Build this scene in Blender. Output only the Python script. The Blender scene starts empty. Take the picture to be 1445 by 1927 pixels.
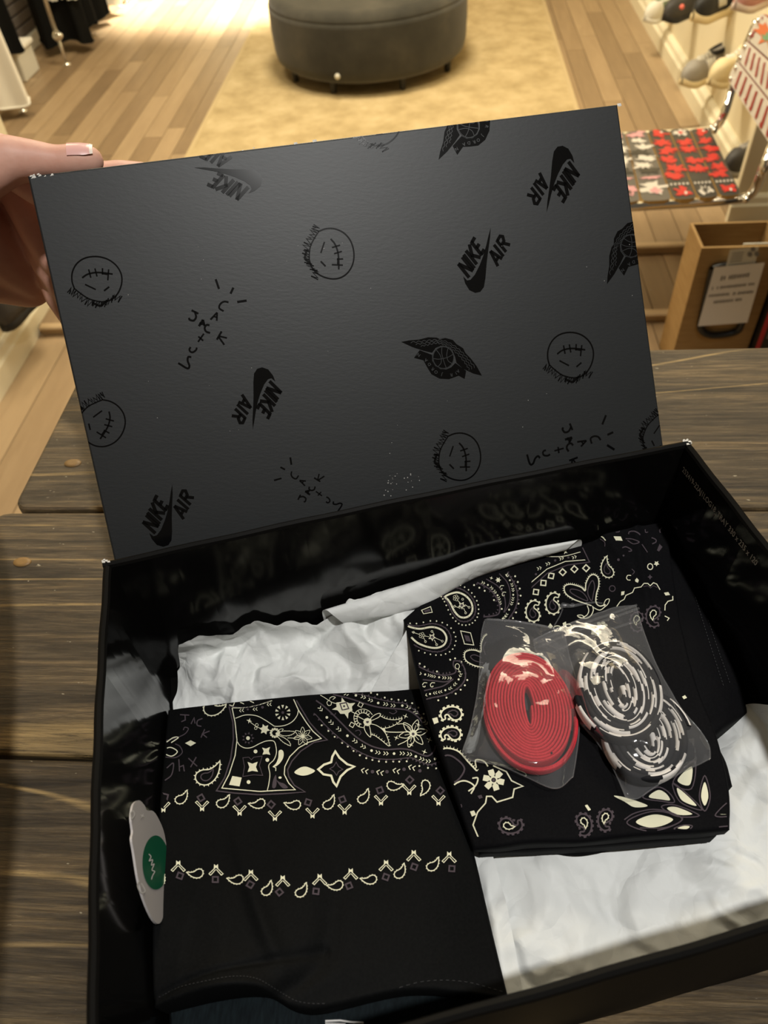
import bpy, bmesh, math, random
import numpy as np
from mathutils import Vector, Matrix
from mathutils.bvhtree import BVHTree
from mathutils.geometry import tessellate_polygon

# ------------------------------------------------------------------ camera
SC = bpy.context.scene
COL = SC.collection
IW, IH, FPX = 1445, 1927, 1421.97
RM = np.array([[0.996993, 0.00264, 0.07745], [0.049774, 0.744216, -0.666082], [-0.059398, 0.667933, 0.741847]])
CAM = np.array([0., 0., 0.421908])
cd = bpy.data.cameras.new('camera'); cam = bpy.data.objects.new('camera', cd); COL.objects.link(cam)
cd.sensor_fit = 'VERTICAL'; cd.sensor_height = 36.0; cd.lens = FPX * 36.0 / IH
m4 = Matrix([list(RM[i]) + [CAM[i]] for i in range(3)] + [[0, 0, 0, 1]])
cam.matrix_world = m4
cd.clip_start = 0.01
cd.dof.use_dof = True; cd.dof.focus_distance = 0.43; cd.dof.aperture_fstop = 12.0
SC.camera = cam

# ------------------------------------------------------------------ world, lamps, exposure
SC.view_settings.view_transform = 'Standard'; SC.view_settings.look = 'None'
SC.view_settings.exposure = 0.0; SC.view_settings.gamma = 1.0; SC.view_settings.use_curve_mapping = False
W = bpy.data.worlds.new('room_light'); SC.world = W; W.use_nodes = True
W.node_tree.nodes['Background'].inputs[0].default_value = (1.0, 0.82, 0.58, 1)
W.node_tree.nodes['Background'].inputs[1].default_value = 0.10

def area(name, loc, target, power, size, col):
    d = bpy.data.lights.new(name, 'AREA'); d.energy = power; d.size = size; d.color = col; d.shape = 'DISK'
    o = bpy.data.objects.new(name, d); COL.objects.link(o); o.location = loc
    o.rotation_euler = (Vector(target) - Vector(loc)).to_track_quat('-Z', 'Y').to_euler(); return o

def spot(name, loc, target, power, size, col, ang, blend=0.6):
    d = bpy.data.lights.new(name, 'SPOT'); d.energy = power; d.shadow_soft_size = size; d.color = col
    d.spot_size = math.radians(ang); d.spot_blend = blend
    o = bpy.data.objects.new(name, d); COL.objects.link(o); o.location = loc
    o.rotation_euler = (Vector(target) - Vector(loc)).to_track_quat('-Z', 'Y').to_euler(); return o

spot('table_spot', (0.45, -0.22, 1.9), (0.03, 0.2, 0.03), 112, 0.035, (1.0, 0.985, 0.95), 60)
area('rug_ceiling_lamp', (-0.25, 3.3, 1.85), (-0.25, 3.4, -0.8), 68, 0.7, (1.0, 0.87, 0.63))
area('right_wall_lamp', (0.05, 2.0, 1.8), (0.8, 2.5, -0.8), 38, 0.9, (1.0, 0.87, 0.63))
area('left_aisle_lamp', (-1.3, 2.9, 1.85), (-1.3, 2.9, -0.8), 24, 0.5, (1.0, 0.84, 0.58))
spot('far_floor_spot', (-1.25, 5.6, 1.8), (-1.25, 5.62, -0.8), 2600, 0.15, (1.0, 0.94, 0.80), 52)

# ------------------------------------------------------------------ helpers
ZU, ZM, ZL = -0.80, -0.825, -0.85        # upper floor, middle step, lower floor
rnd = random.Random(7)

def raydir(u, v):
    return RM @ np.array([(u - IW / 2) / FPX, -(v - IH / 2) / FPX, -1.0])
def at(u, v, z):
    d = raydir(u, v); return CAM + d * (z - CAM[2]) / d[2]
def atx(u, v, x):
    d = raydir(u, v); return CAM + d * (x - CAM[0]) / d[0]
def aty(u, v, y):
    d = raydir(u, v); return CAM + d * (y - CAM[1]) / d[1]
def atplane(u, v, p, n):
    d = raydir(u, v); return CAM + d * (np.dot(p - CAM, n) / np.dot(d, n))
def atd(u, v, dist):
    d = raydir(u, v); return CAM + d / np.linalg.norm(d) * dist

def wloc(o):
    v = Vector((0, 0, 0))
    while o is not None:
        v += o.location; o = o.parent
    return v
def mk(name, V, F, mat=None, parent=None, smooth=False, mats=None, mi=None):
    me = bpy.data.meshes.new(name)
    off = np.array(wloc(parent)) if parent is not None else np.zeros(3)
    V = np.asarray(V, float).reshape(-1, 3) - off
    me.from_pydata([tuple(v) for v in V], [], [tuple(int(i) for i in f) for f in F])
    for m in (mats or ([mat] if mat else [])): me.materials.append(m)
    if mi is not None: me.polygons.foreach_set('material_index', np.array(mi, dtype=np.int32))
    if smooth: me.polygons.foreach_set('use_smooth', np.ones(len(me.polygons), dtype=bool))
    me.update()
    o = bpy.data.objects.new(name, me); COL.objects.link(o)
    if parent is not None: o.parent = parent
    return o
def tag(o, label=None, cat=None, group=None, kind=None):
    if label: o['label'] = label
    if cat: o['category'] = cat
    if group: o['group'] = group
    if kind: o['kind'] = kind
    return o
def thing(name, label, cat, loc=(0, 0, 0), group=None):
    o = bpy.data.objects.new(name, None); o.empty_display_size = 0.02; COL.objects.link(o); o.location = loc
    return tag(o, label, cat, group)

class G:                                   # geometry collector
    def __init__(s): s.V = []; s.F = []; s.M = []
    def add(s, V, F, m=0):
        b = len(s.V); s.V += [tuple(map(float, v)) for v in V]; s.F += [tuple(i + b for i in f) for f in F]; s.M += [m] * len(F); return s
    def box(s, lo, hi, m=0, X=None):
        x0, y0, z0 = lo; x1, y1, z1 = hi
        V = [(x0,y0,z0),(x1,y0,z0),(x1,y1,z0),(x0,y1,z0),(x0,y0,z1),(x1,y0,z1),(x1,y1,z1),(x0,y1,z1)]
        if X is not None: V = [X(v) for v in V]
        return s.add(V, [(0,3,2,1),(4,5,6,7),(0,1,5,4),(1,2,6,5),(2,3,7,6),(3,0,4,7)], m)
    def bbox(s, lo, hi, c=0.003, X=None, m=0):      # box with chamfered edges
        bm = bmesh.new(); bmesh.ops.create_cube(bm, size=1)
        for v in bm.verts:
            v.co = Vector([(lo[i] + hi[i]) / 2 + v.co[i] * (hi[i] - lo[i]) for i in range(3)])
        bmesh.ops.bevel(bm, geom=bm.edges[:], offset=c, segments=2, affect='EDGES', profile=0.5)
        bm.verts.index_update()
        V = [tuple(v.co) for v in bm.verts]
        if X is not None: V = [X(v) for v in V]
        F = [[v.index for v in f.verts] for f in bm.faces]; bm.free()
        return s.add(V, F, m)
    def tube(s, pts, r, n=10, m=0, cap=True):
        pts = [np.array(p, float) for p in pts]; k = len(pts)
        rr = r if hasattr(r, '__len__') else [r] * k
        prev = None; rings = []
        for i in range(k):
            t = pts[min(i + 1, k - 1)] - pts[max(i - 1, 0)]; t = t / (np.linalg.norm(t) + 1e-12)
            if prev is None:
                a = np.array([0, 0, 1.]) if abs(t[2]) < .9 else np.array([1., 0, 0])
            else: a = prev
            a = a - t * np.dot(a, t); a /= np.linalg.norm(a) + 1e-12; prev = a; b = np.cross(t, a)
            rings.append([pts[i] + rr[i] * (math.cos(2*math.pi*j/n) * a + math.sin(2*math.pi*j/n) * b) for j in range(n)])
        V = [p for R in rings for p in R]; F = []
        for i in range(k - 1):
            for j in range(n): F.append((i*n+j, i*n+(j+1)%n, (i+1)*n+(j+1)%n, (i+1)*n+j))
        if cap: F.append(tuple(range(n))[::-1]); F.append(tuple((k-1)*n + j for j in range(n)))
        return s.add(V, F, m)
    def lathe(s, prof, c, n=48, m=0, sx=1, sy=1):
        k = len(prof); V = []
        for (r, z) in prof:
            for j in range(n):
                a = 2 * math.pi * j / n; V.append((c[0] + r*sx*math.cos(a), c[1] + r*sy*math.sin(a), c[2] + z))
        F = [(i*n+j, i*n+(j+1)%n, (i+1)*n+(j+1)%n, (i+1)*n+j) for i in range(k-1) for j in range(n)]
        F.append(tuple(range(n))[::-1]); F.append(tuple((k-1)*n+j for j in range(n)))
        return s.add(V, F, m)
    def ball(s, c, r, m=0, n=12, sc=(1, 1, 1)):
        prof = [(max(1e-5, math.sin(math.pi*i/8)) * r, -math.cos(math.pi*i/8) * r * sc[2]) for i in range(9)]
        return s.lathe(prof, c, n, m, sc[0], sc[1])
    def grid(s, A, m=0, flip=False):
        A = np.asarray(A); a, b = A.shape[:2]
        F = [(i*b+j, i*b+j+1, (i+1)*b+j+1, (i+1)*b+j) for i in range(a-1) for j in range(b-1)]
        if flip: F = [f[::-1] for f in F]
        return s.add(A.reshape(-1, 3), F, m)
    def build(s, name, mat=None, parent=None, smooth=False, mats=None):
        return mk(name, s.V, s.F, mat, parent, smooth, mats, s.M if mats else None)

def cr(P, n, closed=False):                # Catmull-Rom resample along axis 0
    P = np.asarray(P, float); k = len(P)
    t = np.linspace(0, k if closed else k - 1, n, endpoint=not closed)
    i = np.minimum(np.floor(t).astype(int), k - 1 if closed else max(k - 2, 0)); u = (t - i).reshape((-1,) + (1,) * (P.ndim - 1))
    def g(j):
        if closed: return P[j % k]
        lo = 2 * P[0] - P[1]; hi = 2 * P[-1] - P[-2]
        return np.array([lo if q < 0 else hi if q >= k else P[q] for q in j])
    p0, p1, p2, p3 = g(i - 1), g(i), g(i + 1), g(i + 2)
    return .5 * (2*p1 + (p2-p0)*u + (2*p0-5*p1+4*p2-p3)*u*u + (3*p1-p0-3*p2+p3)*u**3)
def patch(P, nu, nv):
    P = np.asarray(P, float); A = cr(P, nu); return cr(A.transpose(1, 0, 2), nv).transpose(1, 0, 2)
def pxpatch(rows, nu, nv):
    return patch([[at(*p) for p in r] for r in rows], nu, nv)

def vnoise(x, y, seed=0):                  # smooth value noise on arrays
    def h(i, j):
        n = np.sin(i * 127.1 + j * 311.7 + seed * 74.7) * 43758.5453; return n - np.floor(n)
    i = np.floor(x); j = np.floor(y); a = x - i; b = y - j; a = a*a*(3-2*a); b = b*b*(3-2*b)
    return (h(i,j)*(1-a)+h(i+1,j)*a)*(1-b) + (h(i,j+1)*(1-a)+h(i+1,j+1)*a)*b
def crumple(X, Y, amp, scale, seed=1, n=9):
    r = random.Random(seed); Z = np.zeros_like(X)
    wx = X + (vnoise(X/scale*1.3, Y/scale*1.3, seed) - .5) * scale * 1.2; wy = Y + (vnoise(X/scale*1.3+9, Y/scale*1.3+4, seed) - .5) * scale * 1.2
    for k in range(n):
        a = r.uniform(0, math.pi); fq = r.uniform(.5, 2.2) / scale; ph = r.uniform(0, 9)
        t = (wx * math.cos(a) + wy * math.sin(a)) * fq + ph
        tri = np.abs((t % 2) - 1)
        mask = np.clip(vnoise(X/scale*.8 + 3*k, Y/scale*.8 - 2*k, seed + k) * 2.2 - .7, 0, 1)
        Z += amp * (tri - .5) * mask / (1 + fq * scale * .5)
    return Z

# ------------------------------------------------------------------ materials
MATS = {}
def mat(name, col=(.5, .5, .5), rough=.5, metal=0., spec=.5, sheen=0., trans=0., ior=1.45, coat=0.):
    m = bpy.data.materials.new(name); m.use_nodes = True; b = m.node_tree.nodes['Principled BSDF']
    b.inputs['Base Color'].default_value = (*col, 1); b.inputs['Roughness'].default_value = rough
    b.inputs['Metallic'].default_value = metal; b.inputs['Specular IOR Level'].default_value = spec
    b.inputs['Sheen Weight'].default_value = sheen; b.inputs['Transmission Weight'].default_value = trans
    b.inputs['IOR'].default_value = ior; b.inputs['Coat Weight'].default_value = coat
    MATS[name] = m; return m
def nd(m, t, **kw):
    n = m.node_tree.nodes.new(t)
    for k, v in kw.items():
        if k in n.inputs: n.inputs[k].default_value = v
        else: setattr(n, k, v)
    return n
def lk(m, a, b): m.node_tree.links.new(a, b)
def bsdf(m): return m.node_tree.nodes['Principled BSDF']
def noisecol(m, scale, stops, stretch=(1, 1, 1), detail=4, rough=.6, dist=0., coord='Object', bump=0., bscale=None, bdist=.001):
    tc = nd(m, 'ShaderNodeTexCoord'); mp = nd(m, 'ShaderNodeMapping'); mp.inputs['Scale'].default_value = stretch
    lk(m, tc.outputs[coord], mp.inputs['Vector'])
    n = nd(m, 'ShaderNodeTexNoise', Scale=scale, Detail=detail, Roughness=rough, Distortion=dist); lk(m, mp.outputs[0], n.inputs['Vector'])
    r = nd(m, 'ShaderNodeValToRGB'); e = r.color_ramp.elements
    while len(e) < len(stops): e.new(.5)
    for i, (p, c) in enumerate(stops): e[i].position = p; e[i].color = (*c, 1)
    lk(m, n.outputs['Fac'], r.inputs[0]); lk(m, r.outputs[0], bsdf(m).inputs['Base Color'])
    if bump:
        n2 = nd(m, 'ShaderNodeTexNoise', Scale=bscale or scale, Detail=5); lk(m, mp.outputs[0], n2.inputs['Vector'])
        b = nd(m, 'ShaderNodeBump', Strength=bump, Distance=bdist); lk(m, n2.outputs['Fac'], b.inputs['Height']); lk(m, b.outputs[0], bsdf(m).inputs['Normal'])
    return m, mp, n, r

# floor boards: oak, each board its own tint through Object Info random
m = mat('oak_floor', rough=.42)
tc = nd(m, 'ShaderNodeTexCoord'); oi = nd(m, 'ShaderNodeObjectInfo'); mp = nd(m, 'ShaderNodeMapping'); mp.inputs['Scale'].default_value = (14, 1.6, 1)
geo = nd(m, 'ShaderNodeNewGeometry'); va = nd(m, 'ShaderNodeVectorMath'); va.operation = 'ADD'
cmb = nd(m, 'ShaderNodeCombineXYZ'); mu = nd(m, 'ShaderNodeMath'); mu.operation = 'MULTIPLY'; mu.inputs[1].default_value = 37.
lk(m, oi.outputs['Random'], mu.inputs[0]); lk(m, mu.outputs[0], cmb.inputs[1]); lk(m, geo.outputs['Position'], va.inputs[0]); lk(m, cmb.outputs[0], va.inputs[1]); lk(m, va.outputs[0], mp.inputs['Vector'])
n = nd(m, 'ShaderNodeTexNoise', Scale=2.2, Detail=6, Roughness=.65, Distortion=.6); lk(m, mp.outputs[0], n.inputs['Vector'])
ad = nd(m, 'ShaderNodeMath'); ad.operation = 'MULTIPLY_ADD'; ad.inputs[1].default_value = .55
mu2 = nd(m, 'ShaderNodeMath'); mu2.operation = 'MULTIPLY'; mu2.inputs[1].default_value = .5; lk(m, n.outputs['Fac'], mu2.inputs[0])
lk(m, oi.outputs['Random'], ad.inputs[0]); lk(m, mu2.outputs[0], ad.inputs[2])
r = nd(m, 'ShaderNodeValToRGB'); e = r.color_ramp.elements; e.new(.5)
for i, (p, c) in enumerate([(.15, (.19, .128, .072)), (.5, (.30, .205, .115)), (.85, (.42, .30, .175))]): e[i].position = p; e[i].color = (*c, 1)
lk(m, ad.outputs[0], r.inputs[0]); lk(m, r.outputs[0], bsdf(m).inputs['Base Color'])

# table boards: dark stained worn pine with golden grain, knots and pale flecks
def table_wood(name, seed):
    m = mat(name, rough=.48)
    tc = nd(m, 'ShaderNodeTexCoord')
    def ramp(src, stops):
        r = nd(m, 'ShaderNodeValToRGB'); e = r.color_ramp.elements
        while len(e) < len(stops): e.new(.5)
        for i, (p, c) in enumerate(stops): e[i].position = p; e[i].color = (*c, 1)
        lk(m, src, r.inputs[0]); return r.outputs[0]
    def mapped(sc, loc=0.):
        mp = nd(m, 'ShaderNodeMapping'); mp.inputs['Scale'].default_value = sc; mp.inputs['Location'].default_value = (seed*3.1 + loc, seed*1.7, seed); lk(m, tc.outputs['Object'], mp.inputs['Vector']); return mp.outputs[0]
    def noise(v, s, d, r=.6, ds=0.): n = nd(m, 'ShaderNodeTexNoise', Scale=s, Detail=d, Roughness=r, Distortion=ds); lk(m, v, n.inputs['Vector']); return n.outputs['Fac']
    def mixc(f, a, b):
        x = nd(m, 'ShaderNodeMix'); x.data_type = 'RGBA'; lk(m, f, x.inputs[0]) if not isinstance(f, float) else x.inputs[0].__setattr__('default_value', f)
        for q, i in ((a, 6), (b, 7)):
            if isinstance(q, tuple): x.inputs[i].default_value = (*q, 1)
            else: lk(m, q, x.inputs[i])
        return x.outputs[2]
    fib = noise(mapped((20, 430, 60)), 1., 8, .82, .5)                      # fine fibres along the board
    stk = noise(mapped((2.6, 40, 20), 4.), 1., 6, .75, 1.6)                # broader streaks
    base = ramp(fib, [(.30, (.028, .0195, .0110)), (.50, (.098, .073, .043)), (.66, (.20, .152, .090)), (.82, (.38, .29, .17))])
    strk = ramp(stk, [(.34, (.22, .20, .18)), (.5, (.72, .69, .65)), (.66, (1.5, 1.36, 1.12))])
    mul = nd(m, 'ShaderNodeMix'); mul.data_type = 'RGBA'; mul.blend_type = 'MULTIPLY'; mul.inputs[0].default_value = 1.; lk(m, base, mul.inputs[6]); lk(m, strk, mul.inputs[7])
    # growth rings: narrow golden lines that bend round a knot field
    ring = noise(mapped((1.1, 7.5, 7.5), 9.), 1.15, 2, .45, .55)
    s1 = nd(m, 'ShaderNodeMath'); s1.operation = 'MULTIPLY'; s1.inputs[1].default_value = 13.; lk(m, ring, s1.inputs[0])
    s2 = nd(m, 'ShaderNodeMath'); s2.operation = 'PINGPONG'; s2.inputs[1].default_value = 1.; lk(m, s1.outputs[0], s2.inputs[0])
    line = ramp(s2.outputs[0], [(.0, (1, 1, 1)), (.045, (.75, .75, .75)), (.13, (0, 0, 0))])
    msk = ramp(noise(tc.outputs['Object'], 7., 3), [(.40, (.0, .0, .0)), (.56, (.9, .9, .9))])
    brk = ramp(fib, [(.38, (.1, .1, .1)), (.55, (1, 1, 1))])
    mm = nd(m, 'ShaderNodeMath'); mm.operation = 'MULTIPLY'; lk(m, line, mm.inputs[0]); lk(m, msk, mm.inputs[1])
    mm2 = nd(m, 'ShaderNodeMath'); mm2.operation = 'MULTIPLY'; lk(m, mm.outputs[0], mm2.inputs[0]); lk(m, brk, mm2.inputs[1])
    c1 = mixc(mm2.outputs[0], mul.outputs[2], (.44, .30, .125))
    # saw marks and pale flecks
    flk = ramp(noise(mapped((120, 260, 120)), 1., 2), [(.725, (0, 0, 0)), (.75, (.8, .8, .8))])
    c2 = mixc(flk, c1, (.46, .40, .28)); lk(m, c2, bsdf(m).inputs['Base Color'])
    b = nd(m, 'ShaderNodeBump', Strength=.6, Distance=.0014); lk(m, fib, b.inputs['Height']); lk(m, b.outputs[0], bsdf(m).inputs['Normal'])
    return m
TW = [table_wood('stained_pine_board_%d' % i, i * 1.37 + .4) for i in range(5)]
m = mat('knot_wood', (.25, .15, .06), .6)
noisecol(mat('rug_wool', rough=.95, spec=.1), 7., [(.3, (.36, .27, .135)), (.5, (.48, .37, .20)), (.72, (.60, .48, .28))], detail=8, rough=.7, bump=.4, bscale=200, bdist=.003)
mat('rug_hem', (.50, .39, .22), .95, spec=.1)
noisecol(mat('grey_velvet', rough=.8, sheen=.25, spec=.15), 5., [(.3, (.026, .025, .020)), (.55, (.046, .043, .034)), (.75, (.075, .068, .052))], detail=5, bump=.15, bscale=40, bdist=.004)
mat('black_metal', (.012, .011, .01), .45)
mat('cream_wall', (.80, .72, .52), .7, spec=.2)
mat('cream_trim', (.83, .77, .58), .45)
mat('brick_dark', (.12, .10, .085), .8)
mat('white_cloth', (.82, .79, .70), .9, sheen=.2, spec=.1)
mat('black_cloth_far', (.006, .006, .0055), .95, spec=.1)
mat('chrome', (.82, .80, .76), .12, 1.)
noisecol(mat('cardboard', rough=.8, spec=.2), 14., [(.35, (.33, .205, .085)), (.7, (.40, .26, .115))], stretch=(1, 1, 8))
mat('sign_paper', (.78, .76, .74), .35)
mat('label_paper', (.62, .60, .52), .5)
mat('grey_ink', (.20, .19, .18), .6)
mat('black_plastic', (.012, .012, .012), .35)
mat('red_plastic', (.42, .02, .03), .4)
mat('dark_box_card', (.02, .017, .016), .5)
mat('clear_acrylic', (.98, .98, .95), .03, trans=1., ior=1.3)
# box materials
noisecol(mat('lid_card', rough=.46, spec=.42), 3., [(.3, (.0102, .0118, .0126)), (.7, (.0125, .0138, .0144))], bump=.10, bscale=700, bdist=.0004, stretch=(.25, 1, 1))
mat('lid_gloss_print', (.0022, .0022, .0024), .16, spec=.3)
mat('tray_card', (.0032, .0030, .0028), .13, spec=.5)
mat('tray_outside', (.005, .0047, .0043), .5, spec=.06)
mat('raw_board', (.62, .60, .56), .8)
mat('grey_print', (.34, .33, .31), .5)
m = mat('tissue_paper', (.74, .755, .74), .5, spec=.22)
tcp = nd(m, 'ShaderNodeTexCoord'); nz1 = nd(m, 'ShaderNodeTexNoise', Scale=22., Detail=3); lk(m, tcp.outputs['Object'], nz1.inputs['Vector'])
vm = nd(m, 'ShaderNodeVectorMath'); vm.operation = 'MULTIPLY_ADD'; vm.inputs[1].default_value = (.035,)*3; lk(m, nz1.outputs['Color'], vm.inputs[0]); lk(m, tcp.outputs['Object'], vm.inputs[2])
prevn = None
for sc_, st_, di_ in ((24., .50, .008), (62., .30, .003), (170., .12, .0012)):
    vo = nd(m, 'ShaderNodeTexVoronoi', Scale=sc_); vo.feature = 'DISTANCE_TO_EDGE'; lk(m, vm.outputs[0], vo.inputs['Vector'])
    bpn = nd(m, 'ShaderNodeBump', Strength=st_, Distance=di_); lk(m, vo.outputs['Distance'], bpn.inputs['Height'])
    if prevn: lk(m, prevn, bpn.inputs['Normal'])
    prevn = bpn.outputs[0]
lk(m, prevn, bsdf(m).inputs['Normal'])
noisecol(mat('black_cotton', rough=.8, spec=.10, sheen=.0), 900., [(.3, (.0022, .0022, .0028)), (.7, (.0042, .0042, .0050))], bump=.25, bscale=1500, bdist=.0002)
noisecol(mat('black_poplin', rough=.75, spec=.10, sheen=.0), 900., [(.3, (.0020, .0022, .0023)), (.7, (.0040, .0042, .0043))], bump=.25, bscale=1500, bdist=.0002)
noisecol(mat('dark_denim', rough=.85, spec=.2), 700., [(.35, (.002, .0042, .0056)), (.75, (.0065, .012, .0145))], stretch=(1, .2, 1), bump=.3, bscale=900, bdist=.0003)
mat('cream_ink', (.76, .74, .55), .75, spec=.2)
mat('mauve_ink', (.072, .056, .066), .8, spec=.2)
mat('thread', (.02, .02, .022), .8)
noisecol(mat('red_lace', rough=.75, spec=.25), 900., [(.3, (.50, .018, .030)), (.7, (.62, .035, .050))], bump=.5, bscale=1100, bdist=.0005)
mat('white_lace', (.74, .70, .66), .8, spec=.2)
mat('black_lace', (.010, .010, .012), .8, spec=.2)
mat('tag_card', (.46, .43, .42), .55)
mat('tag_white', (.66, .64, .62), .55)
mat('green_ink', (.0, .10, .045), .5)
# clear polyethylene film: mostly see-through, with a glossy skin
m = bpy.data.materials.new('clear_film'); m.use_nodes = True; nt = m.node_tree; nt.nodes.clear(); MATS['clear_film'] = m
out = nt.nodes.new('ShaderNodeOutputMaterial'); mix = nt.nodes.new('ShaderNodeMixShader'); tr = nt.nodes.new('ShaderNodeBsdfTransparent'); gl = nt.nodes.new('ShaderNodeBsdfGlossy')
tr.inputs[0].default_value = (.95, .95, .95, 1); gl.inputs['Roughness'].default_value = .07; gl.inputs['Color'].default_value = (1, 1, 1, 1)
fz = nt.nodes.new('ShaderNodeFresnel'); fz.inputs[0].default_value = 1.5; mth = nt.nodes.new('ShaderNodeMath'); mth.operation = 'MULTIPLY_ADD'; mth.inputs[1].default_value = .24; mth.inputs[2].default_value = .0
lk(m, fz.outputs[0], mth.inputs[0]); lk(m, mth.outputs[0], mix.inputs[0]); lk(m, tr.outputs[0], mix.inputs[1]); lk(m, gl.outputs[0], mix.inputs[2])
df = nt.nodes.new('ShaderNodeBsdfDiffuse'); df.inputs[0].default_value = (.8, .8, .82, 1); mix2 = nt.nodes.new('ShaderNodeMixShader'); mix2.inputs[0].default_value = .05
lk(m, mix.outputs[0], mix2.inputs[1]); lk(m, df.outputs[0], mix2.inputs[2]); lk(m, mix2.outputs[0], out.inputs[0])
nz = nt.nodes.new('ShaderNodeTexNoise'); nz.inputs['Scale'].default_value = 160.; tcf = nt.nodes.new('ShaderNodeTexCoord'); lk(m, tcf.outputs['Object'], nz.inputs['Vector'])
bp = nt.nodes.new('ShaderNodeBump'); bp.inputs['Strength'].default_value = .10; bp.inputs['Distance'].default_value = .002; lk(m, nz.outputs['Fac'], bp.inputs['Height']); lk(m, bp.outputs[0], gl.inputs['Normal']); lk(m, bp.outputs[0], fz.inputs['Normal'])
# skin
m = mat('skin', (.52, .27, .19), .5, spec=.4); bsdf(m).inputs['Subsurface Weight'].default_value = .12; bsdf(m).inputs['Subsurface Radius'].default_value = (.008, .003, .002)
noisecol(m, 40., [(.3, (.58, .30, .22)), (.7, (.68, .40, .31))], bump=.25, bscale=180, bdist=.0008)
mat('nail', (.70, .40, .36), .28); mat('nail_edge', (.78, .68, .58), .4)
mat('sleeve_cloth', (.010, .010, .012), .9)

# ------------------------------------------------------------------ setting: floor, steps, walls
def plank_mesh():
    g = G().bbox((-.5, -.5, -1), (.5, .5, 0), .004); me = bpy.data.meshes.new('floor_plank'); me.from_pydata(g.V, [], g.F); me.materials.append(MATS['oak_floor']); return me
PLK = plank_mesh()
def lay_floor(name, x0, x1, y0, y1, z, w=.082, seed=1, length=(.75, 1.3)):
    base = G().box((x0, y0, z - .06), (x1, y1, z - .012)).build(name, MATS['knot_wood']); tag(base, kind='structure')
    r = random.Random(seed); x = x0
    while x < x1 - .02:
        xe = min(x + w, x1); y = y0 - r.uniform(0, .5) if y1 - y0 > 1 else y0
        while y < y1 - .01:
            L = r.uniform(*length); ya, yb = max(y, y0), min(y + L, y1)
            if y1 - yb < .2: yb = y1
            if yb - ya > .03:
                o = bpy.data.objects.new('plank', PLK); COL.objects.link(o); o.parent = base
                o.location = ((x + xe) / 2, (ya + yb) / 2, z); o.scale = (xe - x - .0025, yb - ya - .0025, .012)
            y = y + L if yb < y1 else y1
        x = xe
    return base
lay_floor('floor', -2.95, 1.06, 2.20, 6.3, ZU, seed=3)
lay_floor('floor', -1.21, 1.9, 1.875, 2.20, ZM, seed=5, length=(2, 3))
lay_floor('floor', -1.21, 1.9, -.6, 1.875, ZL, w=.10, seed=9, length=(.8, 1.4))
for i, (y, z, xa, xb) in enumerate([(2.19, ZU, -1.2, .90), (1.865, ZM, -1.2, 1.85)]):
    g = G(); prof = [(y + .018, z - .004), (y + .018, z + .0025), (y - .003, z + .0025), (y - .008, z - .001), (y - .008, z - .007), (y - .003, z - .010), (y - .001, z - .025), (y + .02, z - .025)]
    k = len(prof); V = [(x, p[0], p[1]) for x in (xa, xb) for p in prof]
    g.add(V, [(j, (j+1) % k, k + (j+1) % k, k + j) for j in range(k)] + [tuple(range(k))[::-1], tuple(range(k, 2*k))])
    tag(g.build('trim_%d' % (i + 1), mat('oak_nosing_%d' % i, (.46, .33, .19), .45)), kind='structure')
# right wall behind the shoes, its baseboard with a moulded top, and the pier in front of it
WX = 1.012
tag(G().box((WX, 2.36, ZU), (WX + .1, 6.3, 1.9)).build('wall_right', MATS['cream_wall']), kind='structure')
def board_profile(name, ax, s, a0, a1, c, z, h=.11, t=.022):
    prof = [(0, 0), (t, 0), (t, h * .62), (t * .72, h * .70), (t * .62, h * .9), (t * .25, h), (0, h)]
    V = []
    for a in (a0, a1):
        for (d, zz) in prof: V.append((c - s * d, a, z + zz) if ax == 'y' else (a, c - s * d, z + zz))
    k = len(prof); F = [(j, (j+1) % k, k + (j+1) % k, k + j) for j in range(k)] + [tuple(range(k))[::-1], tuple(range(k, 2*k))]
    return tag(mk(name, V, F, MATS['cream_trim']), kind='structure')
board_profile('baseboard_right', 'y', 1, 2.36, 6.3, WX, ZU, .085, .032)
tag(G().bbox((.905, 2.335, ZU), (1.95, 2.36, 1.9), .004).build('wall_pier', MATS['cream_wall']), kind='structure')
board_profile('baseboard_pier', 'x', 1, .893, 1.95, 2.335, ZU, .085, .02)
tag(G().bbox((-1.36, -.6, ZL), (-1.225, 2.17, 1.9), .004).build('wall_left', MATS['cream_wall']), kind='structure')
board_profile('baseboard_left', 'y', -1, -.6, 2.17, -1.225, ZL, .10, .018)
tag(G().box((-3.05, 2.2, ZU), (-2.95, 6.3, 1.9)).build('wall_far_left', MATS['cream_wall']), kind='structure')
tag(G().box((-3.05, 6.3, ZU), (1.13, 6.4, 1.9)).build('wall_back', MATS['cream_wall']), kind='structure')

# ------------------------------------------------------------------ rug and ottoman
rug = thing('area_rug', 'faded beige distressed rug lying under the round ottoman', 'rug', (-.22, 4.2, ZU))
A = np.zeros((90, 60, 3)); yy, xx = np.meshgrid(np.linspace(2.86, 5.6, 90), np.linspace(-.985, .535, 60), indexing='ij')
A[..., 0] = xx; A[..., 1] = yy; A[..., 2] = ZU + .009 + (vnoise(xx * 9, yy * 9, 3) - .5) * .003
G().grid(A).build('pile', MATS['rug_wool'], rug, True)
for lo, hi in (((-1.0, 2.845, ZU), (-.98, 5.615, ZU + .011)), ((.53, 2.845, ZU), (.55, 5.615, ZU + .011))): G().bbox(lo, hi, .004).build('side_hem', MATS['rug_hem'], rug)
for lo, hi in (((-.98, 2.845, ZU), (.53, 2.865, ZU + .011)), ((-.98, 5.595, ZU), (.53, 5.615, ZU + .011))): G().bbox(lo, hi, .004).build('end_hem', MATS['rug_hem'], rug)

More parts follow.
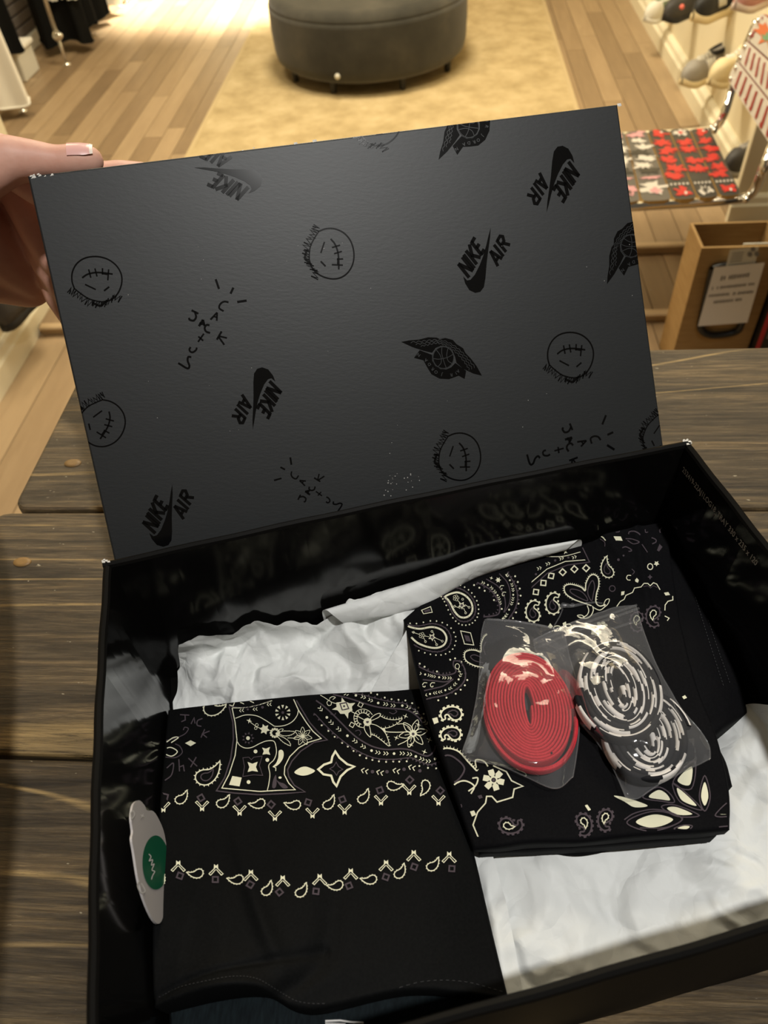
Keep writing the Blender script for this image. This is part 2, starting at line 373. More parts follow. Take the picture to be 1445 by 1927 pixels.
oc = np.array([-.325, 3.90, ZU + .012]); OR = .436
ott = thing('ottoman', 'round grey velvet ottoman with short black legs on the rug', 'ottoman', tuple(oc))
prof = [(OR - .07, .045), (OR - .03, .048), (OR - .008, .066), (OR, .10), (OR + .004, .18), (OR + .003, .255), (OR + .002, .274)]
G().lathe(prof, oc, 72).build('drum', MATS['grey_velvet'], ott, True)
prof = [(OR - .012, .270), (OR + .0015, .273), (OR - .001, .284), (OR - .014, .302), (OR - .05, .312), (OR - .2, .318), (.01, .32)]
G().lathe(prof, oc, 72).build('seat_cushion', MATS['grey_velvet'], ott, True)
for a in (-.42, -1.15, -1.95, -2.6, 1.0, 2.1):
    x, y = oc[0] + .385 * math.cos(a), oc[1] + .385 * math.sin(a)
    G().lathe([(.010, 0), (.014, .004), (.016, .05), (.001, .052)], (x, y, oc[2]), 12).build('leg', MATS['black_metal'], ott)
p = np.array([oc[0] + (OR + .002) * math.cos(-1.83), oc[1] + (OR + .002) * math.sin(-1.83), oc[2] + .085])
G().ball(p, .012, 0, 10).build('button', MATS['label_paper'], ott, True)

# ------------------------------------------------------------------ clothes rail on the left
RX = -1.875
rack = thing('clothes_rail', 'chrome clothes rail stand behind the hanging clothes', 'clothes rail', (RX, 3.8, ZU))
for (x, y) in ((RX, 3.52), (RX, 4.12), (RX, 5.2)):
    g = G(); g.tube([(x, y, ZU + .12), (x, y, .95)], .011, 12); g.build('pole', MATS['chrome'], rack, True)
    g = G(); g.tube([(x, y, ZU + .004), (x, y, ZU + .13)], .007, 10); g.lathe([(.018, 0), (.02, .004), (.008, .01), (.007, .012)], (x, y, ZU), 16); g.build('foot', MATS['chrome'], rack, True)
    g = G(); g.ball((x, y, ZU + .13), .024); g.ball((x + .02, y - .02, ZU + .135), .016); g.build('joint', MATS['chrome'], rack, True)
RLX = -1.96
g = G(); g.tube([(RLX, 3.0, .93), (RLX, 5.25, .93)], .012, 12); g.build('rail', MATS['chrome'], rack, True)
for y in (3.52, 4.12, 5.2):
    g = G(); g.tube([(RX, y, .94), (RLX, y, .94)], .009, 8); g.build('cross_bar', MATS['chrome'], rack, True)
def garment(name, label, x, y, w, ztop, zbot, mtl, seed, depth=.05, ang=0., flare=1.25, group=None):
    """hanging garment: closed wavy sleeve of cloth, shoulders at the top, hem at the bottom"""
    t = thing(name, label, 'garment', (x, y, zbot), group)
    n, k = 64, 26; r = random.Random(seed); ph = [r.uniform(0, 6) for _ in range(5)]; rings = []
    for i in range(k):
        s = i / (k - 1); z = ztop + (zbot - ztop) * s; ww = w * (.72 + (flare - .72) * s ** .7) / 2; dd = depth * (.4 + .6 * s)
        if s < .08: ww *= .35 + .65 * s / .08
        ring = []
        for j in range(n):
            a = 2 * math.pi * j / n
            f = 1 + s * (.16 * math.sin(5 * a + ph[0]) + .12 * math.sin(9 * a + ph[1]) + .06 * math.sin(14 * a + ph[2]))
            px, py = dd * math.cos(a) * (f + .5 * s * math.sin(4 * a + ph[3])), ww * math.sin(a) * (.94 + .06 * f)
            ring.append((x + px * math.cos(ang) - py * math.sin(ang), y + px * math.sin(ang) + py * math.cos(ang), z + .012 * s * math.sin(3 * a + ph[4])))
        rings.append(ring)
    V = [p for q in rings for p in q]; F = [(i*n+j, i*n+(j+1) % n, (i+1)*n+(j+1) % n, (i+1)*n+j) for i in range(k-1) for j in range(n)]
    F.append(tuple(range(n)))
    mk('cloth', V, F, mtl, t, True)
    hem = [(p[0] + (p[0] - x) * .01, p[1] + (p[1] - y) * .01, p[2]) for p in rings[-1]] + [rings[-1][0]]
    g = G(); g.tube(hem, .004, 6, cap=False); g.build('hem', mtl, t, True)
    g = G(); zt = ztop - .01
    g.tube([(x, y - w * .25, zt - .02), (x, y, zt + .03), (x, y + w * .25, zt - .02)], .005, 6); g.tube([(x, y, zt + .03), (x, y, .93)] , .002, 6); g.build('hanger', MATS['chrome'], t)
    return t
AG = math.pi / 2
garment('hanging_garment', 'long white garment hanging nearest at the left photo edge', -2.035, 3.46, .47, .55, -.742, MATS['white_cloth'], 2, .050, AG, 1.02)
garment('hanging_garment', 'black garment half hidden behind the long white one', -2.10, 3.80, .38, .55, -.63, MATS['black_cloth_far'], 5, .05, AG, 1.0)
garment('hanging_garment', 'black garment with white lettering behind the chrome pole', -1.925, 4.32, .27, .55, -.745, MATS['black_cloth_far'], 3, .06, AG, 1.02)
garment('hanging_garment', 'black garment hanging second beyond the chrome pole', -1.97, 4.56, .27, .55, -.74, MATS['black_cloth_far'], 8, .05, AG, 1.02)
garment('hanging_garment', 'black garment hanging furthest along the rail', -1.965, 4.76, .27, .55, -.75, MATS['black_cloth_far'], 9, .05, AG, 1.02)
garment('hanging_garment', 'pale garment hanging past the black ones by the glare', -1.95, 4.94, .27, .55, -.75, MATS['white_cloth'], 11, .04, AG, 1.02)
# white print on the black garment
g = G()
r_ = random.Random(4)
for row, zc in enumerate((-.50, -.545)):
    for k in range(12):
        x_ = -1.93 + .0135 * k; z_ = zc + r_.uniform(-.006, .006); yf = 4.262 - .012 * math.sin(k)
        g.box((x_, yf - .004, z_ - .014 + r_.uniform(0, .006)), (x_ + .009, yf + .01, z_ + .014))
o = [q for q in COL.objects if q.get('label', '').startswith('black garment with white lettering')][0]
tag(g.build('chest_print', MATS['white_cloth'], o), kind='stuff')
# stacked boxes under the rail: pale carton and dark slatted crate
b = thing('storage_box', 'pale box standing on the floor beside the white garment', 'box', (-2.10, 3.96, ZU))
G().bbox((-2.20, 3.90, ZU), (-2.00, 4.08, ZU + .12), .006).build('body', MATS['label_paper'], b); G().bbox((-2.21, 3.89, ZU + .12), (-1.99, 4.09, ZU + .14), .004).build('lid', MATS['white_cloth'], b)
b = thing('slatted_crate', 'dark slatted crate with pale plinth under the clothes rail', 'crate', (-2.3, 4.4, ZU))
G().bbox((-2.44, 4.24, ZU), (-2.14, 4.64, ZU + .07), .006).build('plinth', MATS['label_paper'], b)
for k in range(5): G().bbox((-2.43, 4.25, ZU + .075 + k * .05), (-2.15, 4.63, ZU + .118 + k * .05), .005).build('slat', MATS['brick_dark'], b)

# ------------------------------------------------------------------ trainers displayed on the walls
def shoe(name, label, pos, yaw, L, cols, group='trainers shown on the walls', high=.088, chunky=.85, stripes=True, wall=None):
    """pos = heel-to-toe middle of the sole bottom; toe points along local +x; yaw about z"""
    t = thing(name, label, 'shoe', tuple(pos), group)
    cy, sy = math.cos(yaw), math.sin(yaw)
    X = lambda v: (pos[0] + v[0]*cy - v[1]*sy, pos[1] + v[0]*sy + v[1]*cy, pos[2] + v[2])
    st = np.linspace(-.5, .5, 19)
    hw = np.interp(st, [-.5, -.46, -.35, -.1, .1, .28, .42, .48, .5], [.03, .085, .115, .105, .13, .155, .12, .065, .02]) * L
    def loft(zlo, zhi, wid, n=14, top=None):
        V = []; F = []
        for i, s in enumerate(st):
            for j in range(n):
                a = math.pi * j / (n - 1); c = math.cos(a); q = math.sin(a)
                w = hw[i] * wid(s); zz = zlo(s) + (zhi(s) - zlo(s)) * (q ** .55)
                V.append(X((s * L, w * (abs(c) ** .75) * (1 if c > 0 else -1) if q < .999 else 0, zz)))
        for i in range(len(st) - 1):
            for j in range(n - 1): F.append((i*n+j, (i+1)*n+j, (i+1)*n+j+1, i*n+j+1))
            F.append((i*n, i*n+n-1, (i+1)*n+n-1, (i+1)*n))
        F.append(tuple(range(n))); F.append(tuple((len(st)-1)*n + j for j in range(n))[::-1])
        return V, F
    sh = .028 * chunky
    spring = lambda s: .012 * max(0, (s - .3) / .2) ** 2
    V, F = loft(lambda s: spring(s), lambda s: sh + spring(s) + .006 * chunky * (1 if s < -.2 else 0), lambda s: 1.06); mk('sole', V, F, cols[1], t, True)
    top = lambda s: float(np.interp(s, [-.5, -.45, -.2, .0, .12, .3, .45, .5], [high * .8, high, high * .9, high * .86, high * .72, .068, .052, .03])) + sh * .5
    V, F = loft(lambda s: sh * .5, top, lambda s: .95 - .0 * s); mk('upper', V, F, cols[0], t, True)
    g = G()
    ov = [X(((-.24 + .2 * math.cos(a)) * L, .075 * L * math.sin(a), top(-.24 + .2 * math.cos(a)) - .004)) for a in np.linspace(0, 2*math.pi, 25)]
    g.tube(ov, .008, 8, cap=False); g.add(ov[:-1], [tuple(range(24))]); g.build('collar', cols[2], t, True)
    g = G(); 
    for k in range(5):
        s = .0 + .055 * k; z = top(s) + .003; g.tube([X((s*L, -.05*L, z - .010)), X((s*L, 0, z)), X(((s+.015)*L, .05*L, z - .010))], .0042, 6)
    tag(g.build('laces', cols[3], t, True), kind='stuff')
    if stripes:
        g = G()
        for side in (-1, 1):
            for k in range(3):
                s = -.08 + .07 * k; i0 = np.interp(s, st, hw)
                g.tube([X((s*L, side * i0 * .99, sh + .006)), X(((s+.02)*L, side * i0 * .90, sh + .028)), X(((s+.05)*L, side * i0 * .66, sh + .048))], .0062, 6)
        tag(g.build('stripe', cols[3], t, True), kind='stuff')
    if wall is not None:                       # short steel peg into the wall that carries the heel
        q = X((-.20 * L, 0, sh)); g = G(); g.tube([q, (wall[0] + wall[1] * .001, q[1], q[2])], .006, 8); g.build('wall_peg', MATS['chrome'], t, True)
    return t
c = lambda n, col, r=.6: MATS[n] if n in MATS else mat(n, col, r)
whi, blk, crm = c('shoe_white', (.72, .70, .62)), c('shoe_black', (.012, .012, .012)), c('shoe_cream', (.72, .60, .36))
gry, dgr, pnk = c('shoe_grey', (.30, .28, .25)), c('shoe_dark_grey', (.045, .042, .040)), c('shoe_pink', (.55, .27, .25))
grn, crl = c('shoe_green', (.10, .13, .06)), c('shoe_coral', (.75, .16, .12))
WR = (WX, -1)
def wallshoe(label, u, v, x, yaw, L, cols, **kw):
    p = atx(u, v, x); return shoe('trainer', label, p, yaw, L, cols, wall=WR, **kw)
YW = -2.5
wallshoe('white and green trainer at the far end of the shoe wall', 1243, 36, .955, YW, .205, (whi, whi, grn, grn))
wallshoe('all black knit trainer with a small coral mark', 1283, 34, .945, YW, .215, (dgr, blk, blk, dgr), stripes=False, chunky=.95)
wallshoe('black trainer with a thick cream sole next to the black knit one', 1341, 34, .94, YW, .215, (blk, crm, blk, whi), chunky=1.25)
wallshoe('pink trainer with pale sole cut by the photo edge', 1425, 12, .93, YW, .215, (pnk, c('shoe_pale', (.62, .52, .46)), pnk, whi), chunky=.95)
wallshoe('grey striped trainer with cream sole shown low on the wall', 1322, 152, .955, YW, .235, (gry, crm, blk, whi), chunky=1.15)
wallshoe('cream trainer behind the top of the slatted chair', 1376, 152, .945, YW, .225, (crm, crm, crm, whi), chunky=.95)
wallshoe('dark grey patterned trainer lowest, beside the cream pier', 1400, 318, .955, YW, .205, (dgr, gry, dgr, gry), chunky=.95)
G().ball(atx(1283, 13, .905), .009).build('accent', crl, [q for q in COL.objects if 'coral mark' in q.get('label', '')][0], True)
p = atx(50, 580, -1.155)
shoe('trainer', 'dark grey trainer shown on the left wall below the hand', p, 1.42, .23, (dgr, blk, dgr, dgr), high=.085, stripes=False, wall=(-1.225, 1))

# ------------------------------------------------------------------ chrome chair with printed slats
ZS = -.50
ch = thing('slat_chair', 'chrome tube chair with printed wooden slat seat and back', 'chair', tuple(at(1290, 300, ZL)))
dk_blk = mat('slat_black', (.03, .028, .026), .35); dk_red = mat('slat_red', (.55, .022, .018), .4); dk_gold = mat('slat_wood_edge', (.55, .36, .12), .5)
dk_wht = mat('slat_white', (.62, .58, .52), .4); dk_pnk = mat('slat_pink', (.62, .30, .32), .4); dk_gry = mat('slat_grey', (.11, .10, .088), .4)
dk_dred = mat('slat_dark_red', (.30, .03, .025), .45); dk_org = mat('slat_orange', (.66, .16, .05), .45); dk_grn = mat('slat_green', (.16, .36, .20), .45)
def slab(name, q, th, n_up, topmat, edgemat, parent):
    """four-corner slab from a world quad (a,b,c,d), thickness along n_up, rounded corners"""
    q = [np.array(x) for x in q]; e = .12; pts = []
    for i in range(4):
        a, b_, c_ = q[i-1], q[i], q[(i+1) % 4]; la = .018 / np.linalg.norm(a-b_); lc = .018 / np.linalg.norm(c_-b_)
        for t in (0, .5, 1): pts.append(b_ + (a-b_) * la * (1-t)**2 + (c_-b_) * lc * t**2)
    n = len(pts); V = pts + [x - n_up * th for x in pts]
    F = [tuple(range(n)), tuple(range(n, 2*n))[::-1]] + [(i, n+i, n+(i+1) % n, (i+1) % n) for i in range(n)]
    return mk(name, V, F, None, parent, mats=[topmat, edgemat], mi=[0, 1] + [1]*n)
def quadpt(q, s, t): return (q[0]*(1-s)+q[1]*s)*(1-t) + (q[3]*(1-s)+q[2]*s)*t
def blob(g, q, s, t, rs, rt, n_up, off, seed, m=0, n=22):
    r = random.Random(seed); V = []
    for j in range(n):
        a = 2*math.pi*j/n; k = 1 + r.uniform(-.55, .45); V.append(quadpt(q, s + rs*k*math.cos(a), t + rt*k*math.sin(a)) + n_up*off)
    g.add(V, [tuple(range(n))], m)
UP = np.array([0, 0, 1.])
far = [at(u, v, ZS) for u, v in ((1145, 250), (1176, 248), (1217, 245), (1258, 243.5), (1297, 242.5), (1336, 241))]
nea = [at(u, v, ZS) for u, v in ((1158, 381), (1206, 379), (1266, 376), (1313, 373), (1354, 370), (1396, 366))]
GP = .07
for k in range(5):
    f0, f1 = far[k] + (far[k+1]-far[k])*GP*.5, far[k+1] - (far[k+1]-far[k])*GP*.5
    n0, n1 = nea[k] + (nea[k+1]-nea[k])*GP*.5, nea[k+1] - (nea[k+1]-nea[k])*GP*.5
    q = [f0, f1, n1, n0]
    sl = slab('seat_slat', q, .012, -UP * -1, dk_blk if k > 1 else dk_gry, dk_gold, ch)
    g = G(); mm_ = [dk_red, dk_wht, dk_pnk, dk_blk]
    if k >= 2:
        blob(g, q, .5, .07, .36, .05, UP, .0012, k, 0 if k != 3 else 1); blob(g, q, .5, .91, .36, .055, UP, .0012, k+9, 0 if k != 3 else 1)
        for i, tt in enumerate((.21, .335, .475, .60, .70) if k != 3 else (.22, .33, .50, .62)): blob(g, q, .5 + (.08 if i % 2 else -.05), tt, .42, .052, UP, .0012, k*7+i, 0)
        for j in range(5):                       # row of pale glyph-like marks
            s = .08 + j*.18; g.add([quadpt(q, s+a, .80+b) + UP*.0013 for a, b in ((0,0),(.09,-.004),(.10,.018),(.02,.026))], [(0,1,2,3)], 1)
        blob(g, q, .62, .05, .08, .014, UP, .0018, 3, 1); blob(g, q, .62, .93, .09, .016, UP, .0018, 4, 1)
        if k == 3: blob(g, q, .5, .91, .16, .035, UP, .0016, 6, 3); blob(g, q, .5, .06, .14, .03, UP, .0016, 8, 0)
    else:
        blob(g, q, .5, .06, .4, .045, UP, .0012, 31+k, 2); blob(g, q, .45, .16, .3, .03, UP, .0012, 35+k, 1)
        for i in range(5): blob(g, q, .5 + .12*(-1)**i, .27 + .085*i, .40, .048, UP, .0012 + .0001*i, 40+k*5+i, 1 if i % 3 != 1 else 3)
        blob(g, q, .5, .70, .42, .02, UP, .0012, 51+k, 2); blob(g, q, .5, .84, .40, .075, UP, .0012, 53+k, 2 if k == 0 else 1); blob(g, q, .55, .88, .18, .035, UP, .0015, 58+k, 3 if k == 0 else 2)
    tag(g.build('slat_print', None, sl, mats=mm_), kind='stuff')
# back slats, leaning, on the right of the seat
BX = .80
def bk(u, v, x): return atx(u, v, x)
bt = [bk(1432, 22, .80), bk(1403, 74, .79), bk(1386, 112, .78), bk(1368, 150, .77)]
bb = [bk(1560, 110, .80), bk(1560, 215, .79), bk(1560, 330, .78), bk(1530, 400, .77)]
nb = np.cross(bt[0]-bt[3], bb[3]-bt[3]); nb /= np.linalg.norm(nb); nb = nb if nb[0] < 0 else -nb
for k in range(3):
    q = [bt[k] + (bt[k+1]-bt[k])*.03, bb[k] + (bb[k+1]-bb[k])*.03, bb[k+1] - (bb[k+1]-bb[k])*.03, bt[k+1] - (bt[k+1]-bt[k])*.03]
    sl = slab('back_slat', q, .012, nb, dk_wht, dk_dred, ch); g = G()
    if k == 0:
        blob(g, q, .24, .45, .16, .36, nb, .0012, 3, 1); blob(g, q, .26, .48, .09, .16, nb, .0016, 5, 2); blob(g, q, .06, .12, .016, .05, nb, .0014, 7, 0); blob(g, q, .05, .72, .02, .18, nb, .0014, 8, 0)
    else:
        r = random.Random(k)
        for j in range(13):
            s = .08 + j*.068; g.add([quadpt(q, s+a, b) + nb*.0013 for a, b in ((0, .10+.1*r.random()), (.02, .10), (.034, .74+.2*r.random()), (.012, .84))], [(0,1,2,3)], 0)
            if k == 2: blob(g, q, s+.022, .84, .015, .09, nb, .0015, j, 0, 8)
    tag(g.build('slat_print', None, sl, mats=[dk_dred, dk_org, dk_grn]), kind='stuff')
    for (s, t) in ((.035, .25), (.035, .8)): G().ball(quadpt(q, s, t) + nb*.002, .006, 0, 8).build('rivet', MATS['chrome'], sl, True)
def bend(pts, n=10):
    return list(cr(np.array(pts), n * len(pts)))
z0 = ZS - .016
fr_, nr_, nl_, fl_ = at(1338, 247, z0), at(1396, 376, z0), at(1150, 391, z0), at(1140, 258, z0)
g = G(); g.tube(bend([nl_, nl_*.6 + nr_*.4, nr_ - np.array([.04, 0, 0]), nr_ + np.array([.02, .005, .012]), atx(1436, 318, .74), atx(1455, 270, .76), atx(1500, 150, .79), np.array([.90, 2.05, -.05]), np.array([.915, 2.325, -.02])]), .0115, 12); g.build('frame_tube', MATS['chrome'], ch, True)
g = G(); g.tube(bend([fl_, fl_*.5 + fr_*.5, fr_ - np.array([.04, 0, 0]), fr_ + np.array([.01, 0, .012]), atx(1362, 215, .77), atx(1376, 172, .785), atx(1392, 120, .80), atx(1425, 40, .815)]), .0115, 12); g.build('frame_tube', MATS['chrome'], ch, True)
for p_ in (nl_, fl_):
    zf = ZU if p_[1] > 2.23 else (ZM if p_[1] > 1.875 else ZL)
    g = G(); g.tube([p_ + np.array([0, 0, -.004]), (p_[0], p_[1], zf + .004)], .0115, 12); g.lathe([(.016, 0), (.016, .01), (.012, .016), (.001, .017)], (p_[0], p_[1], zf), 12); g.build('leg', MATS['chrome'], ch, True)
for p_ in (nr_ + np.array([.005, -.012, .006]), fr_ + np.array([.005, -.012, .006])): G().ball(p_, .009).build('bolt', MATS['chrome'], ch, True)

# ------------------------------------------------------------------ carton with a sign, and the dark box beside it
cbx = at(1272, 662, ZL); ctop = -.50
A0 = at(1320, 467, ctop)                                   # top front left
yc0, x0 = A0[1], A0[0]; x1 = aty(1410, 645, yc0)[0]; yb = at(1297, 420, ctop)[1]
bx_ = thing('cardboard_carton', 'open brown cardboard carton with a white sign behind the table', 'carton', ((x0 + x1) / 2, (yc0 + yb) / 2, ZL))
t_ = .006
G().box((x0, yc0, ZL), (x1, yc0 + t_, ctop)).build('front_panel', MATS['cardboard'], bx_)
G().box((x0, yb - t_, ZL), (x1, yb, ctop)).build('back_panel', MATS['cardboard'], bx_)
G().box((x0, yc0 + t_, ZL), (x0 + t_, yb - t_, ctop)).build('side_panel', MATS['cardboard'], bx_)
G().box((x1 - t_, yc0 + t_, ZL), (x1, yb - t_, ctop)).build('side_panel', MATS['cardboard'], bx_)
G().box((x0 + t_, yc0 + t_, ZL), (x1 - t_, yb - t_, ZL + t_)).build('base_panel', MATS['cardboard'], bx_)
G().box((x0 + .10, yc0 + .02, ctop - .12), (x1 - .01, yc0 + .024, ctop - .004)).build('inner_flap', MATS['label_paper'], bx_)
def fp(u, v, d=.002): return aty(u, v, yc0 - d)
def quad_sheet(name, pts, d, th, mtl, parent):
    V = [fp(u, v, d + th) for u, v in pts] + [fp(u, v, d) for u, v in pts]
    return mk(name, V, [(0,1,2,3), (7,6,5,4), (0,4,5,1), (1,5,6,2), (2,6,7,3), (3,7,4,0)], mtl, parent)
hd = thing('handle_strap', 'black rounded plastic handle loop on the carton front', 'handle', tuple(fp(1360, 620, .006)))
lp = [fp(u, v, .008) for u, v in ((1341, 505), (1362, 500), (1405, 497), (1420, 506), (1408, 560), (1396, 606), (1385, 624), (1350, 631), (1328, 628), (1318, 616), (1322, 590), (1335, 530))]
g = G(); g.tube(list(cr(np.array(lp + lp[:1]), 60)), .0085, 8, cap=False); g.build('loop', MATS['black_plastic'], hd, True)
sg = thing('recycling_label', 'small pale label with recycling mark above the white sign', 'label', tuple(fp(1400, 490)))
quad_sheet('sheet', ((1373, 470), (1428, 464), (1420, 500), (1365, 505)), .018, .0008, MATS['label_paper'], sg)
g = G()
for (u, v) in ((1417, 469), (1411, 479), (1424, 478)):
    g.add([fp(u + 5*math.cos(a), v + 5*math.sin(a), .0195) for a in np.linspace(0, 6.28, 9)[:-1]], [tuple(range(8))])
for k in range(4): g.add([fp(1378 - k*1.5, 477 + 5*k, .0195), fp(1400 - k*1.5, 474.5 + 5*k, .0195), fp(1400 - k*1.5, 475.7 + 5*k, .0195), fp(1378 - k*1.5, 478.2 + 5*k, .0195)], [(0,1,2,3)])
tag(g.build('print', MATS['grey_ink'], sg), kind='stuff')
sg = thing('paper_sign', 'white laminated paper sign with grey text on the carton', 'sign', tuple(fp(1375, 550)))
quad_sheet('sheet', ((1344, 503), (1439, 494), (1406, 607), (1313, 614)), .022, .001, MATS['sign_paper'], sg)
g = G(); r = random.Random(12)
for (ua, va, ub, vb, h) in ((1357, 524, 1412, 517, 9), (1340, 543, 1421, 534, 5.5), (1334, 557, 1419, 549, 5.5), (1343, 569, 1400, 563, 5.5)):
    n = int((ub - ua) / (h * .55))
    for k in range(n):
        if r.random() < .1: continue
        s = (k + .1) / n; u = ua + (ub-ua)*s; v = va + (vb-va)*s; w = (ub-ua)/n*.62; hh = h * r.uniform(.75, 1.1)
        g.add([fp(u, v - hh/2, .0236), fp(u + w, v - hh/2, .0236), fp(u + w - hh*.28, v + hh/2, .0236), fp(u - hh*.28, v + hh/2, .0236)], [(0,1,2,3)])
tag(g.build('text_lines', MATS['grey_ink'], sg), kind='stuff')
db = thing('dark_carton', 'black carton with a red edge stripe at the right photo edge', 'carton', (x1 + .13, yc0 + .05, ZL))
G().bbox((x1 + .006, yc0 - .03, ZL), (x1 + .26, yb, ctop + .03), .004).build('body', MATS['dark_box_card'], db)
G().bbox((x1 + .005, yc0 - .0325, ZL), (x1 + .015, yc0 - .028, ctop + .028), .001).build('red_stripe', MATS['red_plastic'], db)
G().bbox((x1 + .022, yc0 - .0325, ZL + .12), (x1 + .22, yc0 - .029, ctop), .001).build('grey_panel', mat('box_grey', (.16, .155, .15), .5), db)

# ------------------------------------------------------------------ table of wide stained boards
tb = thing('plank_table', 'dark stained wooden plank table under the black box', 'table', (.28, .18, ZL))
TX0, TX1, TT = -.3385, .95, .038
ys = [(.3835, .5765), (.1845, .3805), (-.0145, .1815), (-.2135, -.0175), (-.41, -.2165)]
for k, (ya, yb_) in enumerate(ys):
    bm = bmesh.new(); bmesh.ops.create_cube(bm, size=1)
    xa = TX0 + (0, -.012, .004, 0, 0)[k]
    for v in bm.verts: v.co = Vector(((xa + TX1)/2 + v.co.x*(TX1-xa), (ya+yb_)/2 + v.co.y*(yb_-ya), -TT/2 + v.co.z*TT))
    ce = [e for e in bm.edges if abs(e.verts[0].co.z - e.verts[1].co.z) > .01]
    bmesh.ops.bevel(bm, geom=ce, offset=.012, segments=4, affect='EDGES', profile=.5)
    te = [e for e in bm.edges if all(v.co.z > -.001 for v in e.verts) and len(e.link_faces) == 2 and any(f.normal.z < .5 for f in e.link_faces)]
    bmesh.ops.bevel(bm, geom=te, offset=.004, segments=3, affect='EDGES', profile=.5)
    bm.verts.index_update(); V = [tuple(v.co) for v in bm.verts]; F = [[v.index for v in f.verts] for f in bm.faces]; bm.free()
    mk('plank', V, F, TW[k], tb)
for (x, y) in ((-.24, -.33), (.86, -.33), (-.24, .49), (.86, .49)): G().bbox((x-.04, y-.04, ZL), (x+.04, y+.04, -TT-.08), .004).build('leg', TW[1], tb)
G().bbox((-.27, -.36, -TT-.08), (.89, .53, -TT), .004).build('apron', TW[2], tb)
def knot(u, v, r, m):
    p = at(u, v, 0); g = G(); g.lathe([(r, -.0004), (r*.92, .0008), (r*.5, .0011), (.0001, .0009)], (p[0], p[1], 0), 20, 0, 1.3, .8); g.build('knot', m, tb, True)
knot(137, 872, .0058, mat('knot_gold', (.21, .125, .045), .5)); knot(42, 1058, .0055, mat('knot_amber', (.26, .15, .05), .5))

# ------------------------------------------------------------------ shoe box tray
TH = 0.272576; BC = np.array([0.012614, 0.168859, 0.])
EX = np.array([math.cos(TH), math.sin(TH), 0]); EY = np.array([-math.sin(TH), math.cos(TH), 0]); EZ = np.array([0, 0, 1.])
BW, BD, BH, BT = .330, .235, .12, .0042
def bl(v): return BC + EX*v[0] + EY*v[1] + EZ*v[2]
tray = thing('shoe_box_tray', 'open black shoe box tray holding clothes on the table', 'box', tuple(BC))
def wall(name, p0, p1, inn):
    """upright wall from p0 to p1 (local xy), thickness inward along inn, with a rounded folded rim; slight outward bow"""
    g = G(); n = 28; prof = [(0, .0003), (0, BH - .0025), (.0006, BH - .0008), (BT/2, BH), (BT - .0006, BH - .0008), (BT, BH - .0025), (BT, .0003)]
    rings = []
    for i in range(n + 1):
        s = i / n; base = np.array(p0) * (1-s) + np.array(p1) * s
        ring = []
        for (d, z) in prof:
            bow = -.0022 * math.sin(math.pi * s) * (z / BH) ** 2 + .0002 * math.sin(s * 37)
            q = base + np.array(inn) * (d + bow); ring.append(bl((q[0], q[1], z)))
        rings.append(ring)
    k = len(prof)
    V = [p for r in rings for p in r]; F = [(i*k+j, i*k+(j+1) % k, (i+1)*k+(j+1) % k, (i+1)*k+j) for i in range(n) for j in range(k)]
    F += [tuple(range(k)), tuple(n*k + j for j in range(k))[::-1]]
    mi = []
    for i in range(n):
        for j in range(k): mi.append(0 if j == 5 else 1)
    mi += [1, 1]
    me = mk(name, V, F, None, tray, False, [MATS['tray_card'], MATS['tray_outside']], mi)
    bmx = bmesh.new(); bmx.from_mesh(me.data); bmesh.ops.recalc_face_normals(bmx, faces=bmx.faces); bmx.to_mesh(me.data); bmx.free()
    return me
h, d_ = BW/2, BD/2
wall('back_wall', (-h, d_), (h, d_), (0, -1)); wall('front_wall', (-h, -d_), (h, -d_), (0, 1))
wall('left_wall', (-h, -d_ + BT), (-h, d_ - BT), (1, 0)); wr = wall('right_wall', (h, -d_ + BT), (h, d_ - BT), (-1, 0))
G().box((-h + BT, -d_ + BT, .0003), (h - BT, d_ - BT, .003), 0, bl).build('bottom', MATS['tray_card'], tray)
g = G(); r = random.Random(3)
for (cx, cy) in ((-h + .002, d_ - .002), (h - .002, d_ - .002)):
    for k in range(7):
        a, b = cx + r.uniform(-.002, .002), cy + r.uniform(-.002, .002); s = r.uniform(.0003, .0008)
        g.add([bl((a-s, b-s*.5, BH+.0002)), bl((a+s*1.5, b-s, BH+.0003)), bl((a+s, b+s, BH+.0002)), bl((a-s*.7, b+s*.8, BH+.0003)), bl((a, b, BH - .002))], [(0,1,2,3), (0,4,1), (1,4,2), (2,4,3), (3,4,0)])
tag(g.build('worn_corner', MATS['raw_board'], tray), kind='stuff')
# text printed on the inner right wall
def text_mesh(s, bold=0.):
    cu = bpy.data.curves.new('lettering', 'FONT'); cu.body = s; cu.size = 1.; cu.offset = bold; cu.resolution_u = 3
    o = bpy.data.objects.new('lettering', cu); COL.objects.link(o); dg = bpy.context.evaluated_depsgraph_get(); dg.update()
    me = o.evaluated_get(dg).to_mesh(); V = np.array([tuple(v.co)[:2] for v in me.vertices]); F = [tuple(p.vertices) for p in me.polygons]
    o.evaluated_get(dg).to_mesh_clear(); bpy.data.objects.remove(o); bpy.data.curves.remove(cu); return V, F
V, F = text_mesh('252419-22AJ1LOG18_TRAY 330 x 235 x 120', .008)
PR = bl((h - BT, 0, 0))
a_, b_ = atplane(1284, 886, PR, EX), atplane(1418, 1066, PR, EX)
la, lb = np.dot(a_ - BC, EY), np.dot(b_ - BC, EY); za, zb = a_[2], b_[2]
Vn = V / V[:, 0].max(); asp = 1.35
W3 = []
for (x, y) in Vn:
    yy_ = la + (lb - la) * x; zz_ = za + (zb - za) * x + y * abs(lb - la) * asp
    bow = .0022 * math.sin(math.pi * (yy_ + d_) / BD) * (zz_ / BH) ** 2
    W3.append(bl((h - BT + bow - .0005, yy_, zz_)))
